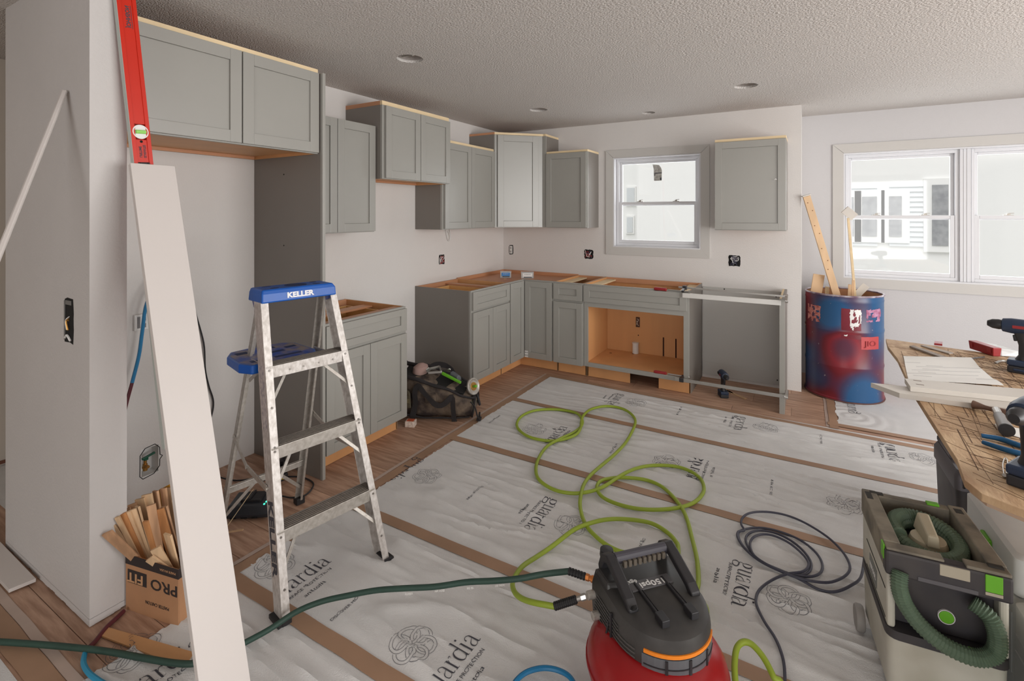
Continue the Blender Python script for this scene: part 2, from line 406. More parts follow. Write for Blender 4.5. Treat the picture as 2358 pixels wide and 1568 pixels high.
# ------------------------------------------------------------------ windows
def window(name, x0, x1, z0, z1, yw, units, casing, xout=None):
    w = struct(bpy.data.objects.new(name, None)); COL.objects.link(w); w.location = ((x0+x1)/2, yw, z0)
    T = Matrix.Translation(-Vector(w.location))
    def mk(b, nm, m, p=w, bev=0): return b.xf(T).build(nm, m, p, bev)
    c = casing; f = yw-.014
    def mitre(pts): 
        b = MB(); b.add([(p[0], yw-.001, p[1]) for p in pts]+[(p[0], f, p[1]) for p in pts], [(0, 1, 2, 3), (7, 6, 5, 4), (0, 4, 5, 1), (1, 5, 6, 2), (2, 6, 7, 3), (3, 7, 4, 0)]); return b
    g = .0012
    mk(mitre([(x0-c, z1+c), (x1+c, z1+c), (x1-g, z1+g), (x0+g, z1+g)]), 'casing', TRIM)
    mk(mitre([(x0-c, z0-c), (x0-g, z0), (x1+g, z0), (x1+c, z0-c)]), 'casing', TRIM)
    mk(mitre([(x0-c, z0-c+g), (x0-c, z1+c-g), (x0, z1-g), (x0, z0+g)]), 'casing', TRIM)
    mk(mitre([(x1+c, z0-c+g), (x1, z0+g), (x1, z1-g), (x1+c, z1+c-g)]), 'casing', TRIM)
    # jamb liner
    t = .012; D = yw+.115
    mk(MB().box(x0, x0+t, yw-.012, D, z0, z1).box(x1-t, x1, yw-.012, D, z0, z1).box(x0+t, x1-t, yw-.012, D, z0, z0+t).box(x0+t, x1-t, yw-.012, D, z1-t, z1), 'jamb', VINYL)
    n = units; mw = .07
    uw = ((x1-x0)-2*t-(n-1)*mw)/n
    for i in range(n):
        a = x0+t+i*(uw+mw); b_ = a+uw
        if i < n-1: mk(MB().box(b_, b_+mw, yw+.03, D, z0+t, z1-t).box(b_+.022, b_+.026, yw+.026, yw+.03, z0+t, z1-t).box(b_+.044, b_+.048, yw+.026, yw+.03, z0+t, z1-t), 'mullion', VINYL, bev=.001)
        zt, zb = z1-t, z0+t; zm = z0+(z1-z0)*.485
        fr = .028
        mk(MB().box(a, a+fr, yw+.05, D, zb, zt).box(b_-fr, b_, yw+.05, D, zb, zt).box(a+fr, b_-fr, yw+.05, D, zt-fr, zt).box(a+fr, b_-fr, yw+.05, D, zb, zb+fr).box(a+fr-.008, a+fr, yw+.058, yw+.062, zb, zt).box(a+.006, a+.01, yw+.045, yw+.05, zb, zt), 'window_frame', VINYL, bev=.0015)
        def sash(nm, lo, hi, y0, y1, s_):
            q = mk(MB().box(a+fr, a+fr+s_, y0, y1, lo, hi).box(b_-fr-s_, b_-fr, y0, y1, lo, hi).box(a+fr+s_, b_-fr-s_, y0, y1, hi-s_*.9, hi).box(a+fr+s_, b_-fr-s_, y0, y1, lo, lo+s_), nm, VINYL, bev=.003)
            p = MB().box(a+fr+s_, b_-fr-s_, (y0+y1)/2-.002, (y0+y1)/2+.002, lo+s_, hi-s_*.9).xf(T).build('pane', GLASS, q)
            return q
        sash('upper_sash', zm-.02, zt-fr, yw+.085, yw+.11, .026)
        sl = sash('lower_sash', zb+fr, zm+.018, yw+.055, yw+.082, .032)
        for q in (.28, .74):
            xx = a+fr+(b_-a-2*fr)*q
            lk = MB().box(xx-.03, xx+.03, yw+.06, yw+.08, zm+.018, zm+.023).box(xx-.012, xx+.012, yw+.058, yw+.078, zm+.023, zm+.032).bar((xx-.004, yw+.066, zm+.034), (xx+.032, yw+.06, zm+.037), .008, .005)
            mk(lk, 'sash_lock', ALU, sl)
    return w
win1 = window('window_1', 1.325, 2.175, 1.188, 2.095, 0, 1, .078)
win2 = window('window_2', 3.325, 5.05, .935, 2.085, .614, 2, .085)
# sticker left on the kitchen window glass
b = MB(); pts = [(-.03, 0), (.045, 0), (.047, .10), (.038, .13), (.02, .155), (-.045, .165), (-.034, .12)]
b.add([(p[0], 0, p[1]) for p in pts]+[(p[0], -.0006, p[1]) for p in pts], [tuple(range(7)), tuple(range(13, 6, -1))])
stk = tag(b.build('window_sticker', mat('torn_sticker', (196, 194, 188), .7, rgb2=(150, 146, 140), vscale=40), None, loc=(1.745, .086, 1.855)), 'torn printed sticker on the upper glass of the sink window', 'sticker')
MB().box(-.03, .046, -.0014, -.0007, .072, .08).box(-.028, -.018, -.0014, -.0007, .052, .066).box(.03, .045, -.0014, -.0007, .004, .03).build('printed_band', INK, stk)

# neighbouring houses outside
def neighbour():
    t = thing('neighbour_house', 'pale sided house with grey windows seen through the dining window', 'house', (5, 7, -.5))
    MB().box(-5.5, 12, 0, .3, -1, 5.2).build('wall', HWHITE, t)
    # clapboard and windows only in patches shaped from reflections in the dining glass
    def bay(px0, px1, py0, py1, wins):
        D = 7.0
        a = atp(px0, py0, 'y', D); c = atp(px1, py1, 'y', D)
        ox, oz = 5, -.5
        bb = MB(); n = 13
        for i in range(n):
            z0 = c.z+(a.z-c.z)*i/n; z1 = c.z+(a.z-c.z)*(i+1)/n
            bb.add([(a.x-ox, -.05, z0-oz), (c.x-ox, -.05, z0-oz), (c.x-ox, -.015, z1-oz), (a.x-ox, -.015, z1-oz), (a.x-ox, 0.01, z0-oz), (c.x-ox, .01, z0-oz), (c.x-ox, .01, z1-oz), (a.x-ox, .01, z1-oz)],
                   [(0, 1, 2, 3), (0, 4, 5, 1), (0, 3, 7, 4), (1, 5, 6, 2), (3, 2, 6, 7)])
        bb.build('siding', SIDING, t)
        for (u0, u1, v0, v1) in wins:
            p = atp(u0, v0, 'y', D-.06); q = atp(u1, v1, 'y', D-.06)
            fr = MB().box(p.x-ox-.12, q.x-ox+.12, -.07, -.0, q.z-oz-.12, p.z-oz+.12).build('window_trim', HWHITE, t)
            MB().box(p.x-ox, q.x-ox, -.09, -.072, q.z-oz, p.z-oz).build('pane', HWIN, fr)
    bay(1953, 2020, 424, 566, [(1953, 1966, 454, 544), (1985, 2019, 453, 544)])
    bay(2047, 2142, 420, 568, [(2047, 2076, 452, 545)])
    bay(2146, 2184, 420, 568, [(2146, 2183, 426, 566)])
    return t
neighbour()
t = thing('far_house', 'faint white sided house outside the sink window', 'house', (0, 9, -.5))
MB().box(-6, 2.6, 0, .3, -1, 3.9).build('wall', HWHITE, t)
for px0, px1, py0, py1 in ((1444, 1461, 433, 470), (1444, 1457, 500, 535)):
    p = atp(px0, py0, 'y', 8.95); q = atp(px1, py1, 'y', 8.95)
    f_ = MB().box(p.x-.04, q.x+.04, -.06, 0, q.z+.5-.04, p.z+.5+.04).build('window_trim', HWHITE, t)
    MB().box(p.x, q.x, -.08, -.062, q.z+.5, p.z+.5).build('pane', SIDING, f_)
struct(MB().box(-12, 18, 1.5, 30, -.62, -.5).build('ground', mat('outdoor_ground', (200, 202, 198), .9)))

# ------------------------------------------------------------------ floor protection sheets
def sstep(a, b, x): 
    t = max(0, min(1, (x-a)/(b-a))); return t*t*(3-2*t)
SEAMS = [-.735, -1.40, -2.22, -3.12, -3.735, -4.60]
def wr(x, y):
    # long ridges mostly along x, stronger towards the camera and to the right
    amp = .35+.65*sstep(1.2, 3.0, x+(-y)*.35)
    d = min(abs(y-s) for s in SEAMS); fade = sstep(.02, .10, d)
    if y > -.9: amp *= .4
    w = noise.noise(Vector((x*1.1, y*2.0, 5)))*.10+noise.noise(Vector((x*3, y*3, 9)))*.02
    n1 = noise.noise(Vector((x*1.3+2, (y+w)*13, 1.3))); n2 = noise.noise(Vector((x*2.6, (y+w+.04*x)*27, 4.3)))
    r = max(0, 1-abs(n1)*4.2)**2*.014+max(0, 1-abs(n2)*4)**2*.006+max(0, noise.noise(Vector((x*1.1, y*2.5, 3))))*.007
    return .0012+r*amp*fade
def sheet(label, x0, x1, y0, y1, hf=wr, dx=.028, dy=.0115, group='white floor protection sheets', ragged=0):
    nx = max(2, int((x1-x0)/dx)); ny = max(2, int((y1-y0)/dy)); vs = []
    for j in range(ny+1):
        for i in range(nx+1):
            x = x0+(x1-x0)*i/nx; y = y0+(y1-y0)*j/ny
            if ragged and i == 0: x += ragged*noise.noise(Vector((y*9, 0, 2)))
            vs.append((x, y, hf(x, y)))
    fs = [(j*(nx+1)+i, j*(nx+1)+i+1, (j+1)*(nx+1)+i+1, (j+1)*(nx+1)+i) for j in range(ny) for i in range(nx)]
    b = MB(); b.add(vs, fs)
    o = b.build('floor_protection_sheet', FELT, None, smooth=True)
    return tag(o, label, 'floor covering', group)
# ---- hand-drawn didone lettering for the big word (pen strokes of varying width)
def arc(cx_, cy_, rx, ry, a0, a1, n=14): return [(cx_+rx*math.cos(math.radians(a0+(a1-a0)*i/n)), cy_+ry*math.sin(math.radians(a0+(a1-a0)*i/n))) for i in range(n+1)]
TN, TK = .035, .12
def lw(p, thick=TK, thin=TN):     # stroke width by direction: vertical = thick
    out = []
    for i in range(len(p)):
        a = p[max(0, i-1)]; b_ = p[min(len(p)-1, i+1)]; dx = b_[0]-a[0]; dy = b_[1]-a[1]; L = math.hypot(dx, dy) or 1
        out.append(thin+(thick-thin)*abs(dy/L)**1.5)
    return out
def glyph(ch):
    s = []
    def st(p, w=None): s.append((p, w if w else lw(p)))
    if ch == 'g':
        st(arc(.42, .64, .27, .34, 0, 360, 24)); st(arc(.44, -.22, .36, .24, 0, 360, 24))
        st([(.28, .32), (.14, .2), (.16, .08), (.34, .02), (.56, 0), (.74, -.08)], [.04, .06, .08, .09, .1, .08]); st([(.62, .88), (.74, .98), (.86, .96)], [.035, .04, .09]); return s, .92
    if ch == 'u':
        st([(.05, .96), (.2, .96)], [.03, .03]); st([(.2, .96), (.2, .3), (.24, .1), (.38, .02), (.55, .08), (.68, .24)], [TK, TK, .1, .05, .035, .03]); st([(.72, .96), (.72, 0)], [TK, TK]); st([(.6, .96), (.72, .96)], [.03, .03]); st([(.72, .015), (.86, .015)], [.03, .03]); return s, .95
    if ch == 'a':
        st([(.14, .72), (.18, .9), (.36, .98), (.54, .9), (.6, .72), (.6, .18), (.66, .03), (.82, .06)], [.1, .05, .035, .06, .1, TK, .06, .03])
        st([(.6, .6), (.36, .5), (.16, .38), (.1, .2), (.18, .04), (.34, .01), (.5, .08), (.6, .22)], [.03, .035, .07, .11, .08, .035, .03, .03]); return s, .86
    if ch == 'r':
        st([(.04, .96), (.2, .96)], [.03, .03]); st([(.2, .96), (.2, 0)], [TK, TK]); st([(.04, .015), (.38, .015)], [.03, .03]); st([(.24, .66), (.34, .88), (.5, .97), (.6, .88)], [.03, .035, .05, .13]); return s, .66
    if ch == 'd':
        st(arc(.4, .48, .3, .47, 40, 320, 20)); st([(.7, 1.5), (.7, 0)], [TK, TK]); st([(.58, 1.5), (.7, 1.5)], [.03, .03]); st([(.7, .015), (.86, .015)], [.03, .03]); return s, .94
    if ch == 'i':
        st([(.06, .96), (.2, .96)], [.03, .03]); st([(.2, .96), (.2, 0)], [TK, TK]); st([(.06, .015), (.34, .015)], [.03, .03]); st([(.2, 1.31), (.2, 1.45)], [.14, .14]); return s, .42
def ribbon(b, pts, ws, M, drape):
    P = []; 
    for i in range(len(pts)):
        a = Vector((*pts[max(0, i-1)], 0)); c = Vector((*pts[min(len(pts)-1, i+1)], 0)); d = (c-a).normalized() if (c-a).length else Vector((1, 0, 0))
        n = Vector((-d.y, d.x, 0))*ws[i]/2; p = Vector((*pts[i], 0)); P += [p+n, p-n]
    W3 = []
    for p in P:
        q = M @ p; W3.append((q.x, q.y, drape(q.x, q.y)+.0016))
    b.add(W3, [(2*i, 2*i+1, 2*i+3, 2*i+2) for i in range(len(pts)-1)])
def dense(p, w, m=3):
    if len(p) > 12: return p, w
    P = []; W = []
    sp = len(p) > 2
    V = spline([(a[0], a[1], 0) for a in p], m) if sp else None
    if sp:
        for i in range(len(p)-1):
            for k in range(m): W.append(w[i]+(w[i+1]-w[i])*k/m)
        W.append(w[-1]); return [(v.x, v.y) for v in V], W
    for k in range(4): t_ = k/3; P.append((p[0][0]+(p[1][0]-p[0][0])*t_, p[0][1]+(p[1][1]-p[0][1])*t_)); W.append(w[0]+(w[1]-w[0])*t_)
    return P, W
def word(b, s, M, drape, width):
    xs = 0; items = []
    for ch in s:
        g, adv = glyph(ch); items.append((g, xs)); xs += adv
    k = width/xs
    for g, ox in items:
        for p, w in g:
            p, w = dense(p, w)
            ribbon(b, [((q[0]+ox)*k-width/2, q[1]*k*1.05) for q in p], [v*k for v in w], M, drape)
def knot(b, M, drape, R=.044, r=.034, w=.0058, lw_=.0015):
    C = [(R*math.cos(2*PI*i/6), R*math.sin(2*PI*i/6)) for i in range(6)]
    for i, c in enumerate(C):
        for rr in (r+w, r-w):
            n = 56; run = []
            def flush(run):
                if len(run) > 1: ribbon(b, run, [lw_]*len(run), M, drape)
            for k in range(n+1):
                a = 2*PI*k/n; p = (c[0]+rr*math.cos(a), c[1]+rr*math.sin(a)); hid = False
                for j, e in enumerate(C):
                    if j == i: continue
                    dj = math.hypot(p[0]-e[0], p[1]-e[1])
                    if abs(dj-r) < w:
                        cr = (e[0]-c[0])*(p[1]-c[1])-(e[1]-c[1])*(p[0]-c[0])
                        if cr > 0: hid = True
                if hid: flush(run); run = []
                else: run.append(p)
            flush(run)
def logo(par, kx, ky, typ, drape=wr, parts='kwsad', ty=None):
    # typ A reads towards +y with its top to -x; typ B the other way round
    s = 1 if typ == 'A' else -1
    rd = (0, s, 0); up = (-s, 0, 0)
    def M(off, dy=0): return frame_m((kx+s*off, ky+s*dy, 0), rd, up)
    if 'k' in parts:
        b = MB(); knot(b, M(0), drape); b.build('printed_emblem', INK2, par)
    if 'w' in parts:
        b = MB(); word(b, 'guardia', M(.192), drape, .29); b.build('printed_word', INK, par)
    if 's' in parts: text('SURFACE PROTECTION', .021, INK, M(.222), par, 'printed_line', drape=drape, width=.225)
    if 'a' in parts: text('anatolia', .026, INK, M(.262), par, 'printed_line', drape=drape, bold=0, width=.098)
    if 'd' in parts: text('DISCOVER MORE', .018, INK, M(-.335, .0), par, 'printed_line', drape=drape, width=.152)

s1 = sheet('white protection sheet nearest the sink cabinets, smooth', .962, 5.2, -1.375, -.735)
s2 = sheet('white protection sheet under the far loops of the lime hose', .962, 5.2, -2.19, -1.425)
s3 = sheet('white protection sheet under the coil of slate cord', .985, 5.2, -3.09, -2.25)
s4 = sheet('white protection sheet under the front feet of the stepladder', .955, 5.2, -3.71, -3.145)
s5 = sheet('white protection sheet in front of the stepladder, under the dark green hose', 1.0, 5.2, -4.55, -3.765)
for kx, pt in ((1.85, 'kwsad'), (2.777, 'kwsad'), (3.66, 'kwsad')): logo(s1, kx, -.985, 'B', parts=pt)
for kx, pt in ((1.377, 'kwsad'), (2.29, 'kwsad'), (3.197, 'kwsad')): logo(s2, kx, -1.829, 'A', parts=pt)
for kx, pt in ((1.136, 'kwd'), (2.04, 'kwsad'), (2.966, 'kwsad')): logo(s3, kx, -2.70, 'B', parts=pt)
for kx, pt in ((1.05, 'kwsa'), (1.834, 'kwsad'), (2.75, 'kwsad')): logo(s4, kx, -3.605, 'A', parts=pt)
logo(s5, 1.02, -4.12, 'A', parts='kws'); 
def wr0(x, y):
    r = math.hypot(x-3.32, y+.42); r2 = math.hypot(x-3.75, y-.1)
    return .0015+.005*(1+math.sin(r*75+4*noise.noise(Vector((x*4, y*4, 0)))))*math.exp(-((r-.1)/.16)**2)*.5+.004*max(0, noise.noise(Vector((x*3, y*9, 2))))
s0 = sheet('crumpled white protection sheet under and beside the painted drum', 3.225, 5.2, -.64, .60, wr0, .014, .012, ragged=.02)
logo(s0, 3.13, -.28, 'B', drape=wr0, parts='')
b = MB(); word(b, 'guardia', frame_m((3.36, -.2, 0), (0, 1, 0), (-1, 0, 0)), wr0, .29); b.build('printed_word', INK, s0)
text('DISCOVER MORE', .018, INK, frame_m((4.0-.13, -.36, 0), (0, -1, 0), (1, 0, 0)), s0, 'printed_line', drape=wr0, width=.15)
flat = lambda x, y: .0015+.003*max(0, noise.noise(Vector((x*4, y*7, 2))))
s6 = sheet('white protection sheet at the bottom left corner before the wall stub', -1.9, .85, -4.75, -4.36, flat)
s7 = sheet('dusty white protection sheet far left in the hallway', -1.9, -.35, -4.05, -3.3, flat)

def tape(label, pts, w, hf=None, m=KRAFT, z=.0022):
    # strip along polyline
    P = [Vector((*p, 0)) for p in pts]; fine = []
    for i in range(len(P)-1):
        n = max(1, int((P[i+1]-P[i]).length/.05))
        for k in range(n): fine.append(P[i].lerp(P[i+1], k/n))
    fine.append(P[-1]); vs = []
    for i, p in enumerate(fine):
        d = (fine[min(i+1, len(fine)-1)]-fine[max(i-1, 0)]).normalized(); n = Vector((-d.y, d.x, 0))
        j = .0025*noise.noise(Vector((p.x*7, p.y*7, 5)))
        for q in (p+n*(w/2+j), p-n*(w/2-j)):
            vs.append((q.x, q.y, z)); vs.append((q.x, q.y, z+.0006))
    fs = []
    for i in range(len(fine)-1):
        a = 4*i; fs += [(a+1, a+3, a+7, a+5), (a, a+4, a+6, a+2), (a, a+1, a+5, a+4), (a+2, a+6, a+7, a+3)]
    return tag(MB().add(vs, fs).build('tape_strip', m), label, 'tape', 'tape over the protection sheet seams')
tape('brown tape along the left ends of the sheets, beside the cabinets', [(.932, -.70), (.936, -2.2), (.955, -3.1), (.955, -3.1), (.93, -3.78)], .056, z=.0030)
tape('brown tape along the sink cabinet side of the sheets', [(.91, -.705), (3.19, -.79), (3.75, -.80)], .055, z=.0036)
tape('brown tape seam passing under the far loop of the lime hose', [(.94, -1.40), (2.1, -1.41), (5.2, -1.41)], .058, z=.0042)
tape('brown tape seam crossing behind the middle loops of the lime hose', [(.94, -2.222), (5.2, -2.226)], .062, z=.0042)
tape('brown tape seam running from the stepladder to the compressor', [(.95, -3.118), (5.2, -3.118)], .062, z=.0042)
tape('brown tape seam under the front left foot of the stepladder', [(.905, -3.738), (5.2, -3.738)], .062, z=.0042)
tape('brown tape at the left end of the crumpled sheet by the drum', [(3.19, .3), (3.20, -.74)], .055, z=.0046)
tape('brown tape seam between the drum sheet and the sink side sheet', [(3.16, -.655), (5.2, -.662)], .055, z=.0052)
tape('brown tape at the bottom left corner, under the dark green hose', [(-1.5, -4.315), (.98, -4.315)], .07, z=.003)
tape('pale translucent tape edge beside the cabinets', [(.890, -.68), (.893, -2.2), (.905, -3.1), (.886, -3.72)], .022, m=CLEART, z=.0014)
tape('pale translucent tape edge left of the drum sheet', [(3.155, .25), (3.160, -.72)], .02, m=CLEART, z=.0014)
tape('pale translucent tape edge at the bottom left corner', [(.0, -4.262), (1.05, -4.262)], .03, m=CLEART, z=.0014)

# ------------------------------------------------------------------ cabinets
def shaker(b, x0, x1, z0, z1, yf, t=.019, st=.057, rec=.010, rail=None, mi=0):
    # door lying in the plane y = yf (its front), body towards +y
    r = rail or st
    b.box(x0, x0+st, yf, yf+t, z0, z1, mi); b.box(x1-st, x1, yf, yf+t, z0, z1, mi)
    b.box(x0+st, x1-st, yf, yf+t, z0, z0+r, mi); b.box(x0+st, x1-st, yf, yf+t, z1-r, z1, mi)
    b.box(x0+st, x1-st, yf+rec, yf+t-.002, z0+r, z1-r, mi)
    return b
def fresh(b, nm, m, p, bev=.0012): return b.build(nm, m, p, bev)
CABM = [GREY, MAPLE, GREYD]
def carcass(t, w, d, z0, z1, open_top=False, stiles=.038, toe=0, left=True, right=True, drawer=None, railh=.038, notch=None, midrail=None, bottom_recess=.014):
    # cabinet box, local x 0..w along the wall, back at y=0, face at y=-d
    T = .014
    for nm, xa, xb, out in (('side_panel', 0, T, -1), ('side_panel', w-T, w, 1)):
        b = MB()
        m_ = (xa+xb)/2
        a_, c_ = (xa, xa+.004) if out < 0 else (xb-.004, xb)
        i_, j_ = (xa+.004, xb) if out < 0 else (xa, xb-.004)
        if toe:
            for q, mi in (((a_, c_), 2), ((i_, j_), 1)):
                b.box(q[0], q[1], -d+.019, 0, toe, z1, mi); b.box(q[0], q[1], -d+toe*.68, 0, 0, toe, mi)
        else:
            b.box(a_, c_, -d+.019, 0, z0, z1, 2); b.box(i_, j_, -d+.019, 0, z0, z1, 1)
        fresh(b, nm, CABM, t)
    zb = toe if toe else z0
    fresh(MB().box(T, w-T, -d+.019, -.012, zb+bottom_recess, zb+bottom_recess+.014), 'bottom_panel', MAPLE, t)
    if toe:
        if not notch: fresh(MB().box(.001, w-.001, -d+toe*.68, -d+toe*.68+.012, .002, toe), 'toe_kick', MAPLE, t)
    bk = MB()
    bk.box(T, w-T, -.012, -.004, zb, z1-.002); fresh(bk, 'back_panel', MAPLE, t)
    if open_top:
        fresh(MB().box(T, w-T, -.030, -.012, z1-.05, z1).cyl((w*.3, -.031, z1-.02), (w*.3, -.0295, z1-.02), .005, 8).cyl((w*.75, -.031, z1-.02), (w*.75, -.0295, z1-.02), .005, 8), 'hanging_rail', MAPLE2, t)
    else:
        fresh(MB().box(T, w-T, -d+.019, -.012, z1-.03, z1-.016), 'top_panel', MAPLE, t)
    f = MB()
    f.box(0, stiles, -d, -d+.019, zb, z1).box(w-stiles, w, -d, -d+.019, zb, z1).box(stiles, w-stiles, -d, -d+.019, z1-railh, z1).box(stiles, w-stiles, -d, -d+.019, zb, zb+.038)
    if midrail: f.box(stiles, w-stiles, -d, -d+.019, midrail-.02, midrail+.02)
    fresh(f, 'face_frame', GREY, t)
def door(t, x0, x1, z0, z1, d, rail=None, st=.057, name='door', mt=GREY):
    return fresh(shaker(MB(), x0, x1, z0, z1, -d-.020, st=st, rail=rail), name, mt, t, .0015)
def top_strip(t, w, d, z1, left=True, right=True, th=.022, hgt=.032, over=0, m=PALE, front_only=False):
    b = MB(); b.box(0, w, -d-.0, -d+th, z1, z1+hgt)
    fresh(b, 'nailer_strip', m, t, .0008)
    if not front_only:
        if left: fresh(MB().box(0, th, -d+th, 0, z1, z1+hgt), 'nailer_strip', MAPLE2, t, .0008)
        if right: fresh(MB().box(w-th, w, -d+th, 0, z1, z1+hgt), 'nailer_strip', m, t, .0008)

# --- base cabinets
BZ = .876; BD = .61
def drawer_box(t, x0, x1, z0, z1, d):
    b = MB(); y0, y1 = -d+.03, -.09
    b.box(x0, x0+.013, y0, y1, z0, z1).box(x1-.013, x1, y0, y1, z0, z1).box(x0+.013, x1-.013, y0, y0+.013, z0, z1).box(x0+.013, x1-.013, y1-.013, y1, z0, z1).box(x0+.013, x1-.013, y0, y1, z0, z0+.008)
    fresh(b, 'drawer_box', mat('birch_drawer', (220, 172, 112), .5, var=.1, vscale=6), t)
def base(name, label, w, loc, rot, ndoor, notch=None):
    t = thing(name, label, 'cabinet', loc, rot, None)
    carcass(t, w, BD, 0, BZ, open_top=True, toe=.114, midrail=.70, notch=notch)
    return t
# left of the range
t = base('base_cabinet', 'grey two door base cabinet between the fridge panel and the camo tool bag', .697, (.0, -3.004, 0), PI/2, 2)
door(t, .012, .350, .10+.012, .692, BD); door(t, .354, .690, .112, .692, BD)
door(t, .012, .690, .712, .864, BD, rail=.045, name='drawer_front')
fresh(MB().box(.014, .683, -.30, -.21, .842, .856).box(.014, .683, -.58, -.52, .858, .870), 'stretcher', MAPLE2, t); drawer_box(t, .07, .63, .735, .845, BD)
fresh(MB().box(.010, .060, -BD+.019, -.03, .60, .86), 'drawer_rail', MAPLE, t)
# right of the range gap
t = base('base_cabinet', 'grey two door base cabinet behind the tool bag, plain side facing the range gap', .617, (.0, -1.52, 0), PI/2, 2)
door(t, .012, .316, .112, .692, BD); door(t, .320, .612, .112, .692, BD)
door(t, .012, .612, .712, .864, BD, rail=.045, name='drawer_front')
fresh(MB().box(.40, .47, -BD+.02, -.03, .842, .858), 'stretcher', MAPLE2, t); drawer_box(t, .07, .38, .735, .845, BD)
# corner cabinet (L shaped)
t = thing('corner_base_cabinet', 'grey L shaped corner base cabinet with a flat unfinished plywood top', 'cabinet', (0, 0, 0))
b = MB(); L0 = .903
b.prism([(.012, -.012), (.94, -.012), (.94, -.591), (.591, -.591), (.591, -L0), (.012, -L0)], .838, .850)
fresh(b, 'plywood_top', MAPLE2, t, 0)
b = MB(); b.prism([(.012, -.012), (.94, -.012), (.94, -.591), (.591, -.591), (.591, -L0), (.012, -L0)], .114, .126); fresh(b, 'bottom_panel', MAPLE, t, 0)
fresh(MB().box(.002, .016, -L0, -.002, .114, .884).cyl((.0165, -.45, .868), (.0155, -.45, .868), .005, 8), 'hanging_rail', MAPLE2, t)
fresh(MB().box(.016, .94, -.016, -.002, .114, .884).cyl((.55, -.0165, .868), (.55, -.0155, .868), .005, 8), 'hanging_rail', MAPLE2, t)
fresh(MB().box(.016, .61-.019, -L0, -L0+.012, .114, .874), 'side_panel', MAPLE, t); fresh(MB().box(.928, .94, -.591, -.016, .114, .874), 'side_panel', MAPLE, t)
fresh(MB().box(.591, .61, -L0, -.591, .838, .876).box(.61, .94, -.61, -.591, .838, .876).box(.591, .61, -.635, -.61, .114, .838).box(.61, .635, -.61, -.591, .114, .838).box(.925, .94, -.61, -.591, .114, .838).box(.591, .61, -L0, -L0+.012, .114, .838), 'face_frame', GREY, t)
fresh(MB().box(.522, .534, -L0+.001, -.534, .002, .114), 'toe_kick', MAPLE, t); fresh(MB().box(.534, .938, -.534, -.522, .002, .114), 'toe_kick', MAPLE, t)
M = Matrix.Rotation(PI/2, 4, 'Z')
fresh(shaker(MB(), -.893, -.634, .112, .864, -.630).xf(M), 'door', GREY, t, .0015)
fresh(shaker(MB(), .634, .926, .112, .864, -.630), 'door', GREY, t, .0015)
fresh(MB().box(-.018, .018, -.0006, 0, 0, .062).xf(Matrix.Translation((.652, -.6305, .115))), 'paper_label', PAPER, t, 0)
for i in range(5): pass
text('SIDE', .018, INK, frame_m((.652, -.6315, .16), (1, 0, 0), (0, 0, 1)), t, 'lettering')
text('|||||||', .02, INK, frame_m((.652, -.6315, .135), (1, 0, 0), (0, 0, 1)), t, 'lettering')
# 12 inch cabinet
t = base('base_cabinet', 'narrow grey base cabinet with one drawer and one door, left of the sink cabinet', .305, (.942, 0, 0), 0, 1)
door(t, .004, .296, .112, .692, BD); door(t, .004, .296, .712, .864, BD, rail=.045, name='drawer_front')
fresh(MB().box(.016, .105, -BD+.02, -.03, .846, .858), 'stretcher', PALE, t)
# sink base
t = thing('sink_base_cabinet', 'wide grey sink cabinet without doors, its orange maple inside open', 'cabinet', (1.25, 0, 0))
w = .936
for xa, xb, o_, i_ in ((0, .014, (0, .004), (.004, .014)), (w-.014, w, (w-.004, w), (w-.014, w-.004))):
    b = MB()
    for q, mi in ((o_, 2), (i_, 1)): b.box(q[0], q[1], -BD+.019, 0, .114, BZ, mi).box(q[0], q[1], -BD+.076, 0, 0, .114, mi)
    fresh(b, 'side_panel', CABM, t)
fresh(MB().box(.014, w-.014, -BD+.019, -.012, .128, .140), 'bottom_panel', MAPLE, t)
# back panel with socket cut-out and two pipe slots
b = MB(); y0, y1 = -.012, -.004
cuts = [(.312, .350, .395, .495), (.574, .588, .140, .325), (.692, .706, .140, .325)]
xs = sorted({.014, w-.014}|{c[0] for c in cuts}|{c[1] for c in cuts})
for i in range(len(xs)-1):
    xm = (xs[i]+xs[i+1])/2; cc = [c for c in cuts if c[0] < xm < c[1]]
    if cc: b.box(xs[i], xs[i+1], y0, y1, .128, cc[0][2]).box(xs[i], xs[i+1], y0, y1, cc[0][3], .874)
    else: b.box(xs[i], xs[i+1], y0, y1, .128, .874)
fresh(b, 'back_panel', MAPLE, t, 0)
fresh(MB().box(.30, .73, -.0035, -.001, .12, .52), 'cutout_shade', mat('dark_cavity', (62, 34, 24), .9), t, 0)  # dark brown sheet stands for the shade behind the cut-outs
fresh(MB().box(.314, .348, -.016, -.005, .40, .49).box(.31, .318, -.016, -.013, .395, .495), 'junction_box', mat('box_brown', (86, 54, 40), .6), t)
fresh(MB().tube([(.318, -.02, .42), (.33, -.03, .45), (.34, -.02, .47), (.325, -.03, .48)], .003, 6).tube([(.34, -.02, .41), (.33, -.03, .43), (.32, -.02, .46)], .003, 6), 'wire', mat('wire_white', (200, 190, 180), .5), t, 0)
fresh(MB().box(.014, w-.014, -.030, -.012, .83, BZ).cyl((.3, -.031, .855), (.3, -.0295, .855), .005, 8).cyl((.72, -.031, .855), (.72, -.0295, .855), .005, 8), 'hanging_rail', MAPLE2, t)
fresh(MB().box(.016, .11, -BD+.02, -.03, .846, .858), 'stretcher', PALE, t)
fresh(MB().box(w-.11, w-.016, -BD+.02, -.03, .846, .858), 'stretcher', PALE, t)
